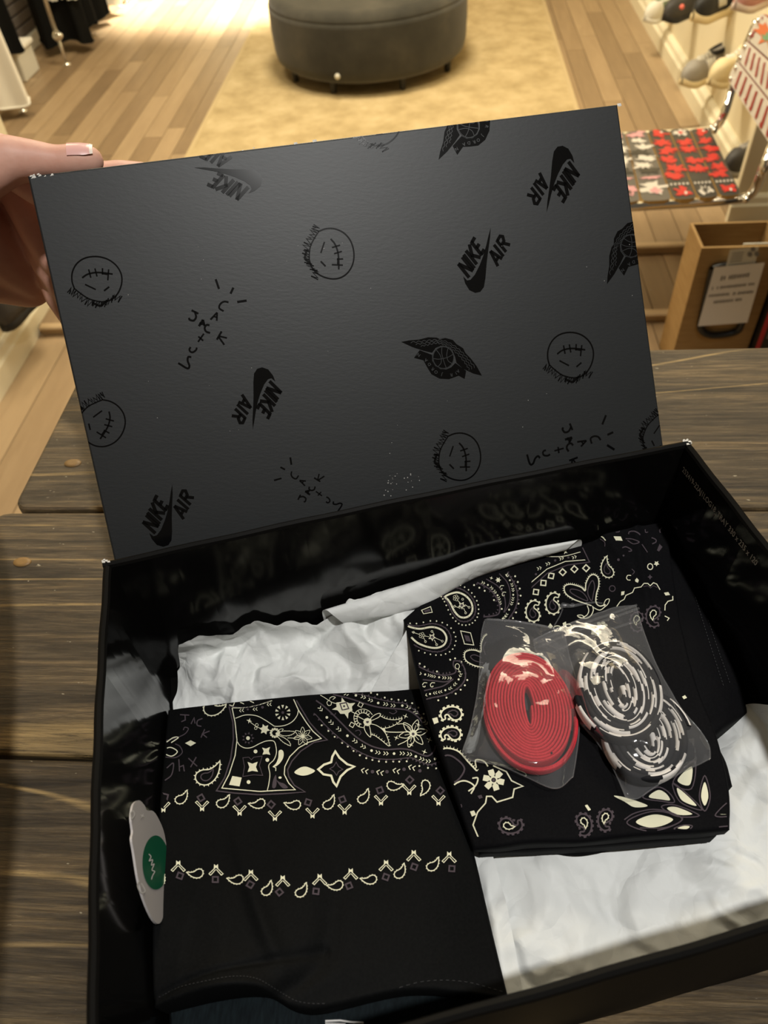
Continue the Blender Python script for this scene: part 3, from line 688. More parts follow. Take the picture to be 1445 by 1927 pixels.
tag(mk('printed_code', W3, F, MATS['grey_print'], tray), kind='stuff')

# ------------------------------------------------------------------ lid
LO = np.array([-0.017906, 0.287503, 0.067335])
LR = np.array([[0.955513, -0.163924, 0.245201], [0.292211, 0.639119, -0.711434], [-0.040091, 0.751435, 0.658588]])
LX, LY, LN = LR[:, 0], LR[:, 1], LR[:, 2]; LW, LD, LH, LT = .340, .240, .058, .0022
def ll(v): return LO + LX*v[0] + LY*v[1] + LN*v[2]
lid = thing('shoe_box_cover', 'matt black box cover with glossy logos held upright by the hand', 'box lid', tuple(ll((0, 0, -LH))))
bm = bmesh.new(); bmesh.ops.create_cube(bm, size=1)
for v in bm.verts: v.co = Vector((v.co.x*LW, LD/2 + v.co.y*LD, -LT/2 + v.co.z*LT))
bmesh.ops.bevel(bm, geom=[e for e in bm.edges if all(v.co.z > -LT*.5 for v in e.verts)], offset=.0011, segments=3, affect='EDGES', profile=.5)
bm.verts.index_update(); mk('top_panel', [ll(v.co) for v in bm.verts], [[v.index for v in f.verts] for f in bm.faces], MATS['lid_card'], lid); bm.free()
for nm, lo, hi in (('side_wall', (-LW/2, 0, -LH), (-LW/2+LT, LD, -LT)), ('side_wall', (LW/2-LT, 0, -LH), (LW/2, LD, -LT)), ('end_wall', (-LW/2+LT, 0, -LH), (LW/2-LT, LT, -LT)), ('end_wall', (-LW/2+LT, LD-LT, -LH), (LW/2-LT, LD, -LT))):
    G().bbox(lo, hi, .0006, ll).build(nm, MATS['lid_card'], lid)
g = G(); r = random.Random(8)                  # bare board showing at the worn corners and edge
def chip(x, y, n, s):
    for k in range(n):
        a, b = x + r.uniform(0, .011) * s, y + r.uniform(-.0008, .0008); w = r.uniform(.0005, .0016)
        g.add([ll((a, b-w*.5, .0001)), ll((a+w*1.6, b-w*.3, .0002)), ll((a+w*1.4, b+w*.5, .0001)), ll((a, b+w*.6, -.0006))], [(0,1,2,3)])
chip(-LW/2 + .0004, LD - .0005, 9, 1); chip(LW/2 - .0012, LD - .0006, 4, .2)
for k in range(5): chip(-LW/2 + .105 + r.uniform(0, .05), LD - .0004, 1, .3)
tag(g.build('worn_edge', MATS['raw_board'], lid), kind='stuff')

# 2-D ink collector in photograph pixels (or crop pixels through T), mapped later onto a real surface
class Ink:
    def __init__(s): s.V = []; s.F = []; s.T = (0, 0, 1); s.A = None; s.wf = 1.
    def tr(s, P):
        P = np.asarray(P, float).reshape(-1, 2)
        if s.A is not None: c, sn, sx, ox, oy = s.A; P = np.c_[ox + sx*(P[:, 0]*c - P[:, 1]*sn), oy + sx*(P[:, 0]*sn + P[:, 1]*c)]; return P
        return np.c_[s.T[0] + P[:, 0]/s.T[2], s.T[1] + P[:, 1]/s.T[2]]
    def raw(s, P, F):
        b = len(s.V); s.V += [tuple(p) for p in s.tr(P)]; s.F += [tuple(i + b for i in f) for f in F]
    def poly(s, P):
        P = [tuple(p) for p in P]; tri = tessellate_polygon([[Vector((p[0], p[1], 0)) for p in P]]); s.raw(P, tri)
    def blob(s, P, n=0, closed=True): s.poly(cr(P, n or 6*len(P), True))
    def line(s, P, w, smooth=False, closed=False, step=None):
        P = np.asarray(P, float); w = w * s.wf
        if smooth: P = cr(P, max(8, 6*len(P)), closed)
        if closed: P = np.vstack([P, P[:1]])
        L, R = [], []
        for i in range(len(P)):
            a = P[i] - P[i-1] if i > 0 else (P[i] - P[-2] if closed else P[1] - P[0]); b = P[i+1] - P[i] if i < len(P)-1 else (P[1] - P[0] if closed else a)
            a = a/(np.hypot(*a)+1e-9); b = b/(np.hypot(*b)+1e-9); t = a + b; t = t/(np.hypot(*t)+1e-9) if np.hypot(*t) > .3 else b
            k = min(1.8, 1/max(.4, np.dot(t, b))); n = np.array([-t[1], t[0]]) * w/2*k
            L.append(P[i]+n); R.append(P[i]-n)
        n = len(P); s.raw(L + R, [(i, i+1, n+i+1, n+i) for i in range(n-1)])
    def dot(s, x, y, r, ry=None, n=8):
        s.poly([(x + r*math.cos(2*math.pi*k/n), y + (ry or r)*math.sin(2*math.pi*k/n)) for k in range(n)])
    def ring(s, x, y, r, w, ry=None, n=16): s.line([(x + r*math.cos(2*math.pi*k/n), y + (ry or r)*math.sin(2*math.pi*k/n)) for k in range(n)], w, closed=True)
    def emit(s, name, mtl, parent, fn, lim=.03):
        pos = [fn(u, v) for u, v in s.V]; keep = []
        for f in s.F:
            p = [pos[i] for i in f]
            if any(q is None for q in p): continue
            if max(np.linalg.norm(p[i]-p[i-1]) for i in range(len(p))) > lim: continue
            keep.append(f)
        used = sorted({i for f in keep for i in f}); ix = {j: i for i, j in enumerate(used)}
        o = mk(name, [pos[i] for i in used], [tuple(ix[i] for i in f) for f in keep], mtl, parent); o['kind'] = 'stuff'
        return o

# ---- emblems of the lid, drawn in their own 2-D frames, placed on the lid plane (local mm-free metres)
def lidxy(u, v):
    p = atplane(u, v, LO, LN) - LO; return np.array([np.dot(p, LX), np.dot(p, LY)])
def place_emblem(name, draw, u, v, rot, size, ref, extra=None, label=None):
    """draw(ink[, ink2]) draws round (0,0), y down; size = half-extent in photo px near (u,v)"""
    c = lidxy(u, v); k = np.linalg.norm(lidxy(u + size, v) - c) / ref
    i1, i2 = Ink(), Ink(); draw(i1, i2); a = math.radians(rot); ca, sa = math.cos(a), math.sin(a)
    for ik, mtl, off in ((i1, MATS['lid_gloss_print'], .00012), (i2, MATS['lid_card'], .00022)):
        if not ik.F: continue
        bm = bmesh.new(); vs = []
        for (x, y) in ik.V:
            X_, Y_ = x*ca - y*sa, x*sa + y*ca; vs.append(bm.verts.new((c[0] + k*X_, c[1] - k*Y_, off)))
        for f in ik.F:
            try: bm.faces.new([vs[q] for q in f])
            except ValueError: pass
        for co, no in (((LW/2-.0004, 0, 0), (1, 0, 0)), ((-LW/2+.0004, 0, 0), (-1, 0, 0)), ((0, LD-.0004, 0), (0, 1, 0)), ((0, .0004, 0), (0, -1, 0))):
            bmesh.ops.bisect_plane(bm, geom=bm.verts[:]+bm.edges[:]+bm.faces[:], plane_co=co, plane_no=no, clear_outer=True)
        bmesh.ops.recalc_face_normals(bm, faces=bm.faces); bm.verts.index_update()
        if len(bm.faces):
            o = mk(name if ik is i1 else name + '_detail', [ll(v.co) for v in bm.verts], [[q.index for q in f.verts] for f in bm.faces], mtl, lid)
            if ik is i2: o['kind'] = 'stuff'
            if label and ik is i1: o['label'] = label
        bm.free()
LET = {'N': (.30, [[(.0,0),(.0,1)], [(.0,1),(.22,0)], [(.22,0),(.22,1)]]), 'I': (.13, [[(.0,0),(.0,1)]]), 'K': (.29, [[(0,0),(0,1)], [(.03,.45),(.2,1)], [(.05,.55),(.22,0)]]),
       'E': (.24, [[(0,0),(0,1)], [(0,.07),(.17,.07)], [(0,.5),(.15,.5)], [(0,.93),(.17,.93)]]), 'A': (.28, [[(0,0),(.1,1)], [(.1,1),(.21,0)], [(.05,.3),(.17,.3)]]),
       'R': (.28, [[(0,0),(0,1)], [(0,.93),(.14,.93),(.19,.75),(.14,.52),(0,.52)], [(.08,.52),(.2,0)]])}
def word(ink, s, O, e, up, w):
    tot = sum(LET[c_][0] for c_ in s); O, e, up = np.array(O, float), np.array(e, float)/tot, np.array(up, float); x = .05
    for c_ in s:
        adv, st_ = LET[c_]
        for poly in st_: ink.line([O + e*(x+p[0]) + up*p[1] for p in poly], w)
        x += adv
def air_logo(ink, ink2):
    D = np.array([437, 448.])
    word(ink, 'NIKE', np.array([352, 530.])-D, (98, -132), (-48, -68), 17); word(ink, 'AIR', np.array([500, 488.])-D, (80, -108), (-43, -58), 15)
    P = np.array([(487,297),(479,345),(464,405),(451,460),(438,530),(426,573),(406,594),(380,597),(352,582),(334,548),(328,516),(345,536),(362,534),(386,512),(415,468),(436,428),(456,380),(472,335)], float) - D
    ink.poly(P)
for (u, v, rot, sz, lab) in ((910, 490, 4, 56, None), (317, 970, 0, 58, None), (1042, 337, 184, 56, None), (483, 750, 180, 56, None), (430, 325, -93, 60, None)):
    place_emblem('tick_emblem', air_logo, u, v, rot, sz, 150, label='glossy black tick logo with slanted lettering')
def smiley(ink, ink2):
    C_ = np.array([267, 208.]); S = lambda L: np.array(L, float) - C_
    ink.line(S([(120,245),(116,200),(128,150),(160,105),(205,78),(255,70),(310,78),(360,103),(398,145),(415,195),(410,245),(385,295),(350,330),(310,348),(268,350)]), 9, True)
    ink.line(S([(180,188),(215,172),(262,168),(310,176),(365,192)]), 10, True)
    for a, b in (((229,143),(231,195)), ((267,143),(269,193)), ((312,148),(304,186)), ((347,160),(328,225)), ((300,178),(335,190))): ink.line(S([a, b]), 9)
    ink.line(S([(188,230),(245,270)]), 9); ink.line(S([(292,285),(328,265)]), 10)
    r = random.Random(5); base = cr(S([(82,245),(105,268),(140,300),(180,335),(225,358),(265,366),(310,352),(345,330),(380,350)]), 46)
    zz = []
    for i, p in enumerate(base): zz.append(p + np.array([r.uniform(-8, 8), (-16 if i % 2 else 16) + r.uniform(-6, 6)]) + (np.array([12 if i % 2 else -10, 0])))
    ink.line(zz, 7)
    ink.line(S([(120,245),(150,280),(190,318),(235,340),(268,350)]), 8, True); ink.line(S([(205,345),(250,372),(275,360),(300,345)]), 13, True)
for (u, v, rot, sz) in ((183, 525, 0, 47), (624, 478, 84, 46), (1074, 668, 0, 43), (192, 797, 118, 46), (865, 860, 84, 43), (1246, 822, 100, 38), (708, 226, 30, 46)):
    place_emblem('face_doodle', smiley, u, v, rot, sz, 150, label='debossed stitched smile face doodle')
def scrawl(ink, ink2):
    C_ = np.array([935, 500.]); S = lambda L: np.array(L, float) - C_
    for L, w in (([(1027,235),(1035,295)], 13), ([(1122,300),(1098,333)], 13), ([(1128,388),(1186,388)], 14),
                 ([(1076,382),(1050,374),(1025,385),(1014,408),(1036,430)], 11), ([(948,468),(996,432)], 11), ([(996,432),(984,480)], 11), ([(972,452),(992,462)], 9),
                 ([(848,396),(884,422)], 12), ([(866,410),(866,440),(848,458),(826,450),(824,438)], 12), ([(872,496),(904,462)], 14), ([(904,462),(905,500)], 13), ([(878,482),(910,486)], 16),
                 ([(936,500),(918,496),(904,512),(908,534),(930,546)], 12), ([(848,588),(892,545)], 10), ([(856,556),(880,586)], 10), ([(790,640),(806,644),(826,634),(834,620)], 11), ([(790,640),(788,624),(798,612)], 11),
                 ([(706,694),(752,734),(768,722),(764,690),(772,668),(790,672)], 12), ([(1000,548),(962,592)], 12), ([(980,574),(1024,592)], 10), ([(976,578),(1000,630)], 11)):
        ink.line(S(L), w, len(L) > 2)
for (u, v, rot, sz) in ((394, 612, 0, 50), (582, 916, -88, 38), (1078, 838, 40, 46)):
    place_emblem('scrawl_lettering', scrawl, u, v, rot, sz, 160 if rot == 0 else 160, label='debossed handwritten lettering with rays')
def wings(ink, ink2):
    C_ = np.array([340, 235.]); S = lambda L: np.array(L, float) - C_
    ink.poly(S([(158,134),(195,133),(240,137),(285,133),(325,141),(338,150),(365,149),(398,163),(412,184),(440,208),(448,232),(470,262),(490,298),(508,346),(470,330),(425,300),(398,268),(396,240),(388,208),(365,186),(338,180),(312,186),(292,205),(255,190),(205,165)]))
    for ofs in (0, 1, 2):
        P = S([(200+ofs*22,146+ofs*12),(250+ofs*14,150+ofs*10),(300+ofs*8,152+ofs*8),(350-ofs*2,162+ofs*8),(392-ofs*4,188+ofs*9),(425-ofs*6,222+ofs*9),(452-ofs*8,262+ofs*8),(478-ofs*14,306+ofs*3)])
        Q = cr(P, 15)
        for i in range(len(Q)-1):
            a, b = Q[i], Q[i+1]; t = b-a; n = np.array([t[1], -t[0]]); n = n/(np.hypot(*n)+1e-9)
            ink2.line([a, (a+b)/2 + n*6, b], 2.2, True)
    ink.dot(0, 0, 51, n=28)
    for L in ([(-50,-4),(-20,4),(20,2),(50,-8)], [(2,-50),(-4,-20),(0,20),(6,50)], [(-28,-42),(-12,-10),(-14,20),(-34,38)], [(30,-40),(18,-10),(20,18),(38,34)]): ink2.line(L, 2.4, True)
    ink2.ring(0, 0, 49, 2.2, n=28)
    ink.poly(S([(204,214),(236,184),(290,214),(286,240),(296,266),(318,284),(345,290),(370,284),(392,268),(437,312),(424,347),(398,328),(350,336),(306,326),(272,300),(256,262),(246,232)]))
    arc = cr(S([(402,306),(380,318),(350,318),(318,310),(294,294),(275,268),(262,240),(228,206)]), 60)
    for k, ch_ in enumerate('AIR JORDAN'):
        if ch_ == ' ': continue
        i = int(1 + k * 58 / 9.); p = arc[min(i, 59)]; t = arc[min(i+1, 59)] - arc[max(i-1, 0)]; ang = math.atan2(t[1], t[0]); V_, F_ = GLYPH[ch_]
        w_ = V_ - np.array([.3, .35]); w_ = w_ * 20 * np.array([1, -1]); w_ = np.c_[w_[:, 0]*math.cos(ang) - w_[:, 1]*math.sin(ang), w_[:, 0]*math.sin(ang) + w_[:, 1]*math.cos(ang)]
        ink2.raw(w_ + p, F_)
GLYPH = {c_: text_mesh(c_, .012) for c_ in 'AIRJODN'}
for (u, v, rot, sz) in ((834, 673, 0, 69), (881, 238, -67, 69), (1187, 463, -76, 66)):
    place_emblem('wing_emblem', wings, u, v, rot, sz, 175, label='glossy winged ball emblem with ribbon lettering')
# dust and a fine scratch low on the lid
ink = Ink(); r = random.Random(2)
for k in range(26): ink.dot(r.gauss(750, 16), r.gauss(905, 12), r.uniform(.5, 1.3), n=5)
for k in range(30): ink.dot(r.uniform(220, 1230), r.uniform(450, 860), r.uniform(.4, .9), n=5)
ink.emit('dust', MATS['grey_print'], lid, lambda u, v: ll((*lidxy(u, v), .0002)))

# ------------------------------------------------------------------ contents of the tray
def onback(u, v, inset): return atplane(u, v, bl((0, d_ - BT - inset, 0)), EY)
def clampbox(A, m=.0012):
    """keep points inside the tray walls and above its floor"""
    A = np.array(A); sh = A.shape; P = A.reshape(-1, 3) - BC
    x = np.clip(P @ EX, -h + BT + m, h - BT - m); y = np.clip(P @ EY, -d_ + BT + m, d_ - BT - m); z = np.maximum(P[:, 2], .0034)
    return (BC + np.outer(x, EX) + np.outer(y, EY) + np.outer(z, EZ)).reshape(sh)
def bvh(A):
    g = G().grid(A); return BVHTree.FromPolygons([Vector(v) for v in g.V], g.F)
def caster(tree, off=.0003):
    def fn(u, v):
        d = raydir(u, v); d = d / np.linalg.norm(d); hit = tree.ray_cast(Vector(CAM), Vector(d))
        if hit[0] is None: return None
        n = np.array(hit[1]); n = n if np.dot(n, d) < 0 else -n
        return np.array(hit[0]) + n * off - d * off * .5
    return fn

# tissue paper along the back wall
tp = thing('tissue_sheet', 'crumpled white tissue paper along the back wall of the tray', 'tissue paper', tuple(bl((-.05, .09, .003))))
rows = [[onback(336, 1216, .006), onback(372, 1196, .004), onback(415, 1200, .004), onback(470, 1182, .004), onback(540, 1166, .004), onback(612, 1152, .004), onback(720, 1118, .004), onback(850, 1085, .004)],
        [at(334, 1236, .020), at(372, 1228, .030), at(415, 1226, .022), at(470, 1205, .026), at(540, 1196, .030), at(612, 1182, .030), at(720, 1160, .034), at(850, 1130, .036)],
        [at(333, 1262, .012), at(372, 1256, .022), at(415, 1254, .020), at(470, 1246, .022), at(540, 1236, .026), at(612, 1226, .026), at(720, 1208, .028), at(850, 1180, .026)],
        [at(332, 1300, .007), at(372, 1296, .016), at(415, 1292, .018), at(470, 1288, .018), at(540, 1280, .019), at(612, 1274, .019), at(720, 1258, .020), at(850, 1240, .016)],
        [at(322, 1334, .005), at(372, 1330, .010), at(415, 1328, .012), at(470, 1324, .012), at(540, 1318, .012), at(612, 1312, .012), at(720, 1304, .012), at(850, 1300, .010)],
        [at(324, 1400, .004), at(372, 1396, .005), at(415, 1394, .005), at(470, 1390, .005), at(540, 1388, .005), at(612, 1386, .005), at(720, 1380, .005), at(850, 1370, .005)]]
A = patch(rows, 110, 230)
A[..., 2] += crumple(A[..., 0], A[..., 1], .0135, .030, 4, 9) * np.clip((A[..., 2] - .004) / .008, .15, 1)
A[..., 2] += crumple(A[..., 0] + .1, A[..., 1], .0030, .012, 14, 8) * np.clip((A[..., 2] - .004) / .008, .1, 1)
A[..., 1] += crumple(A[..., 0] + .3, A[..., 2], .003, .022, 6, 6)
G().grid(clampbox(A)).build('sheet', MATS['tissue_paper'], tp, True)
# rolled upper flap of the same sheet
rr = []
for (u, v, u2, v2, z1, z2) in ((606, 1150, 650, 1172, .048, .036), (700, 1120, 730, 1160, .052, .038), (800, 1088, 812, 1134, .056, .040), (890, 1060, 890, 1092, .060, .044), (985, 1040, 985, 1060, .064, .049), (1095, 1020, 1060, 1036, .068, .053)):
    a, b = onback(u, v, .003), at(u2, v2, z2); mid = (a + b) / 2 + np.array([0, -.004, .010]); lo = b + np.array([0, .016, -.007])
    rr.append([a + np.array([0, .0, -.012]), a, a*.75 + b*.25 + np.array([0, -.001, .006]), mid*.6 + (a*.3 + b*.7)*.4, b, lo])
A = patch(rr, 120, 44); A[..., 2] += crumple(A[..., 0], A[..., 1], .0022, .03, 9, 6)
G().grid(clampbox(A)).build('rolled_flap', MATS['tissue_paper'], tp, True)
# lower corner flap near the patterned cloth
A = patch([[at(690, 1318, .014), at(720, 1262, .026), at(770, 1180, .040)], [at(745, 1312, .016), at(770, 1250, .028), at(800, 1190, .036)], [at(800, 1306, .012), at(806, 1250, .022), at(815, 1200, .030)]], 40, 60)
A[..., 2] += crumple(A[..., 0], A[..., 1], .003, .02, 15, 6)
G().grid(clampbox(A)).build('corner_flap', MATS['tissue_paper'], tp, True)
# tissue paper under the patterned cloth, front right
tq = thing('tissue_sheet', 'smooth white tissue paper at the front right of the tray', 'tissue paper', tuple(bl((.09, -.06, .003))))
A = patch([[at(840, 1420, .006), at(960, 1400, .006), at(1090, 1390, .007), at(1230, 1375, .009), at(1330, 1345, .016), at(1425, 1322, .034), at(1475, 1330, .050)],
           [at(865, 1520, .007), at(980, 1505, .008), at(1110, 1490, .009), at(1250, 1470, .011), at(1370, 1440, .018), at(1460, 1420, .030), at(1530, 1430, .042)],
           [at(893, 1620, .009), at(1000, 1612, .012), at(1130, 1600, .012), at(1270, 1580, .013), at(1400, 1560, .016), at(1490, 1545, .022), at(1580, 1540, .03)],
           [at(918, 1730, .009), at(1030, 1720, .013), at(1160, 1710, .012), at(1300, 1690, .012), at(1430, 1660, .013), at(1530, 1650, .016), at(1640, 1640, .022)],
           [at(938, 1820, .009), at(1050, 1815, .010), at(1190, 1800, .009), at(1330, 1775, .009), at(1460, 1745, .010), at(1570, 1730, .012), at(1690, 1720, .018)],
           [at(955, 1905, .007), at(1080, 1900, .007), at(1220, 1880, .007), at(1360, 1855, .007), at(1490, 1830, .008), at(1610, 1810, .010), at(1730, 1800, .015)]], 130, 170)
A[..., 2] += crumple(A[..., 0], A[..., 1], .0065, .045, 22, 8) + crumple(A[..., 0], A[..., 1], .0026, .018, 27, 6)
G().grid(clampbox(A)).build('sheet', MATS['tissue_paper'], tq, True)
A = patch([[at(890, 1600, .016), at(905, 1600, .017), at(925, 1600, .018)], [at(915, 1720, .015), at(930, 1718, .018), at(955, 1712, .017)], [at(945, 1880, .012), at(960, 1880, .014), at(985, 1872, .011)]], 60, 16)
A[..., 2] += crumple(A[..., 0], A[..., 1], .003, .02, 5, 6)
G().grid(clampbox(A)).build('folded_edge', MATS['tissue_paper'], tq, True)

def cloth(name, A, mtl, parent, drop, inset=.002):
    """top surface A with its edges turned down to the height drop (folded cloth has depth)"""
    g = G().grid(A); a, b = A.shape[:2]
    loop = [A[0, j] for j in range(b)] + [A[i, -1] for i in range(1, a)] + [A[-1, j] for j in range(b-2, -1, -1)] + [A[i, 0] for i in range(a-2, 0, -1)]
    cen = A.reshape(-1, 3).mean(0); L0 = np.array(loop); out = L0 - cen; out[:, 2] = 0; out /= np.linalg.norm(out, axis=1)[:, None] + 1e-9
    L1 = L0 + out*.0012; L1[:, 2] -= .0016; L2 = L0 + out*.0006; L2[:, 2] = np.minimum(L2[:, 2] - .003, np.maximum(drop, .0034)); L3 = L0 - out*inset*4; L3[:, 2] = L2[:, 2]
    n = len(loop); base = len(g.V); rings = [clampbox(q, .0006) for q in (L1, L2, L3)]
    ids = []
    for i in range(n):
        ids.append(i if i < b else (b-1 + (i-b+1)*b if i < b+a-1 else None))
    # top ring indices
    top = [j for j in range(b)] + [i*b + b-1 for i in range(1, a)] + [(a-1)*b + j for j in range(b-2, -1, -1)] + [i*b for i in range(a-2, 0, -1)]
    for q in rings: g.V += [tuple(x) for x in q]
    prev = top
    for k in range(3):
        cur = [base + k*n + i for i in range(n)]
        for i in range(n): g.F.append((prev[(i+1) % n], prev[i], cur[i], cur[(i+1) % n])); g.M.append(0)
        prev = cur
    return g.build(name, mtl, parent, True)

# dark denim piece at the very front left
dn = thing('denim_garment', 'dark teal denim cloth peeking out under the black garment hem', 'clothing', tuple(bl((-.08, -.08, .004))))
AD = patch([[at(300, 1800, .026), at(480, 1800, .028), at(680, 1800, .026), at(900, 1790, .016)], [at(305, 1890, .036), at(480, 1880, .038), at(680, 1880, .034), at(930, 1860, .016)], [at(310, 1990, .034), at(480, 1980, .034), at(680, 1960, .028), at(900, 1925, .014)], [at(315, 2110, .014), at(480, 2070, .014), at(680, 2010, .014), at(860, 1960, .01)]], 40, 60)
AD[..., 2] += crumple(AD[..., 0], AD[..., 1], .002, .03, 31, 5); AD = clampbox(AD, .003)
cloth('cloth', AD, MATS['dark_denim'], dn, .0036)
ik = Ink(); ik.line([(612, 1921), (640, 1920), (660, 1923), (684, 1924)], 3.4); ik.line([(612, 1925), (650, 1926)], 2); ik.emit('white_stitching', MATS['tag_white'], dn, caster(bvh(AD)))

# black garment with the paisley band, left
lg = thing('folded_garment', 'plain black folded garment with a paisley band at the left of the tray', 'clothing', tuple(bl((-.08, 0, .004))))
rows = [[(318, 1337, .0155), (400, 1326, .020), (500, 1316, .023), (600, 1308, .024), (700, 1302, .024), (792, 1297, .022)],
        [(312, 1400, .0255), (398, 1395, .029), (500, 1390, .030), (610, 1385, .030), (715, 1380, .030), (812, 1378, .026)],
        [(304, 1500, .0370), (395, 1500, .040), (500, 1500, .040), (620, 1496, .038), (740, 1488, .035), (850, 1480, .029)],
        [(297, 1600, .0463), (390, 1605, .049), (500, 1605, .048), (630, 1602, .045), (765, 1592, .040), (882, 1585, .030)],
        [(291, 1700, .0535), (390, 1705, .056), (500, 1708, .054), (640, 1705, .050), (785, 1695, .042), (908, 1690, .030)],
        [(289, 1800, .0566), (390, 1800, .060), (500, 1805, .057), (650, 1808, .052), (800, 1790, .042), (932, 1790, .029)],
        [(291, 1889, .0562), (385, 1857, .065), (485, 1852, .062), (580, 1893, .052), (770, 1860, .041), (953, 1877, .028)]]
AL = pxpatch(rows, 120, 120)
uu = np.linspace(0, 1, 120)[None, :]; vv = np.linspace(0, 1, 120)[:, None]
AL[..., 2] += crumple(AL[..., 0], AL[..., 1], .0030, .055, 41, 7) * (.4 + .6 * vv) + .0014*np.sin(uu*14 + vv*3) * vv
f1 = np.exp(-((uu - .30 - .35*(vv - .45)) / .030)**2) * np.clip((vv - .40) * 4, 0, 1) * np.clip((.95 - vv) * 5, 0, 1); f2 = np.exp(-((uu - .62 + .25*(vv - .5)) / .035)**2) * np.clip((vv - .45) * 4, 0, 1)
f3 = np.exp(-((vv - .88 + .35*(uu - .3)) / .02)**2) * (uu < .55)
AL[..., 2] += .003*f1 - .0025*f2 - .002*f3
AL = clampbox(AL, .0013)
cloth('cloth', AL, MATS['black_poplin'], lg, .0036)
ik = Ink(); 
hp = [(300, 1876), (340, 1858), (390, 1846), (440, 1838), (482, 1842), (520, 1862), (560, 1884), (620, 1888), (700, 1875), (790, 1848), (870, 1847), (945, 1866)]
H_ = cr(np.array(hp), 150)
for k in range(0, 149, 2): ik.line([H_[k], H_[k+1]], 1.1)
ik.emit('hem_stitching', MATS['thread'], lg, caster(bvh(AL)))

# patterned black garment, right: layers under it, print panel, plain seamed panel
rg = thing('patterned_garment', 'black paisley patterned folded garment under the lace bags', 'clothing', tuple(bl((.06, .03, .004))))
rows = [[(762, 1166, .040), (815, 1122, .043), (870, 1096, .046), (985, 1058, .049), (1095, 1024, .052), (1128, 1003, .0535), (1190, 993, .0525), (1250, 990, .0515)],
        [(776, 1215, .043), (832, 1185, .045), (890, 1165, .047), (1000, 1130, .049), (1100, 1100, .051), (1150, 1085, .052), (1205, 1075, .052), (1262, 1068, .051)],
        [(792, 1280, .044), (850, 1265, .046), (910, 1250, .047), (1020, 1225, .049), (1120, 1200, .050), (1170, 1190, .051), (1225, 1180, .051), (1280, 1175, .050)],
        [(812, 1350, .044), (870, 1342, .046), (930, 1335, .047), (1050, 1315, .048), (1150, 1305, .049), (1205, 1300, .049), (1255, 1295, .049), (1308, 1290, .048)],
        [(838, 1430, .043), (893, 1425, .045), (955, 1420, .046), (1075, 1408, .046), (1180, 1400, .047), (1238, 1395, .047), (1290, 1390, .046), (1345, 1385, .045)],
        [(866, 1515, .040), (920, 1512, .043), (975, 1508, .044), (1090, 1500, .044), (1200, 1495, .044), (1260, 1492, .044), (1312, 1488, .043), (1368, 1480, .041)],
        [(893, 1594, .036), (945, 1588, .040), (1000, 1580, .041), (1095, 1576, .041), (1205, 1566, .041), (1260, 1562, .041), (1315, 1560, .041), (1370, 1556, .039)]]
AR = pxpatch(rows, 130, 130)
uu = np.linspace(0, 1, 130)[None, :]; vv = np.linspace(0, 1, 130)[:, None]
AR[..., 2] += crumple(AR[..., 0], AR[..., 1], .0016, .05, 51, 6)
fd = 1 / (1 + np.exp(-((uu - .70 - .55*vv) / .008))); AR[..., 2] += .004 * fd * np.clip(1 - vv*3.2, 0, 1)
AR[..., 2] += .002*np.exp(-((uu - .86) / .02)**2) * np.clip(1 - vv*2, 0, 1)
AR = clampbox(AR, .002)
cloth('print_panel', AR, MATS['black_cotton'], rg, .030)
def layer(name, rows_, dz, drop, mtl=None, n=40):
    A_ = clampbox(pxpatch(rows_, n, n), .002); A_[..., 2] += dz; cloth(name, A_, mtl or MATS['black_cotton'], rg, drop); return A_
layer('lower_fold', [[(800, 1220, .036), (1000, 1150, .044), (1240, 1060, .05)], [(850, 1400, .034), (1050, 1390, .036), (1300, 1360, .036)], [(905, 1600, .027), (1085, 1588, .030), (1345, 1568, .030)]], 0, .018)
layer('lower_fold', [[(820, 1260, .022), (1010, 1200, .024), (1220, 1120, .03)], [(870, 1420, .02), (1060, 1400, .022), (1280, 1370, .022)], [(990, 1590, .016), (1090, 1604, .0175), (1200, 1580, .016)]], 0, .014)
# plain black panel with stitched seams, falling to the right wall
AP = pxpatch([[(1236, 990, .0500), (1258, 1000, .0500), (1282, 1030, .046), (1305, 1075, .040), (1320, 1110, .034)],
              [(1250, 1080, .0490), (1280, 1085, .0490), (1310, 1105, .046), (1338, 1140, .040), (1354, 1165, .033)],
              [(1268, 1180, .0480), (1300, 1180, .0480), (1340, 1190, .045), (1375, 1205, .039), (1398, 1222, .032)],
              [(1290, 1280, .0465), (1330, 1275, .0465), (1370, 1270, .043), (1405, 1275, .037), (1428, 1288, .030)],
              [(1310, 1380, .0400), (1332, 1388, .0360), (1365, 1362, .036), (1400, 1338, .032), (1425, 1318, .026)]], 60, 50)
AP[..., 2] += crumple(AP[..., 0], AP[..., 1], .0022, .04, 61, 6); AP = clampbox(AP, .003)
cloth('plain_panel', AP, MATS['black_cotton'], rg, .018)
AP2 = pxpatch([[(1290, 1330, .036), (1325, 1370, .035), (1338, 1385, .032)], [(1310, 1430, .036), (1345, 1430, .035), (1362, 1430, .031)], [(1330, 1490, .034), (1360, 1490, .034), (1376, 1474, .031)]], 24, 16)
cloth('plain_flap', clampbox(AP2), MATS['black_cotton'], rg, .024)
ik = Ink()
for P in ([(1272, 1003), (1296, 1085), (1325, 1180), (1360, 1290)], [(1281, 1003), (1306, 1085), (1336, 1180), (1372, 1285)], [(1320, 1120), (1360, 1170), (1402, 1230), (1424, 1280)]):
    Q = cr(np.array(P, float), 110)
    for k in range(0, 109, 2): ik.line([Q[k], Q[k+1]], 1.3)
ik.emit('seam_stitching', MATS['thread'], rg, caster(bvh(AP), .0004))
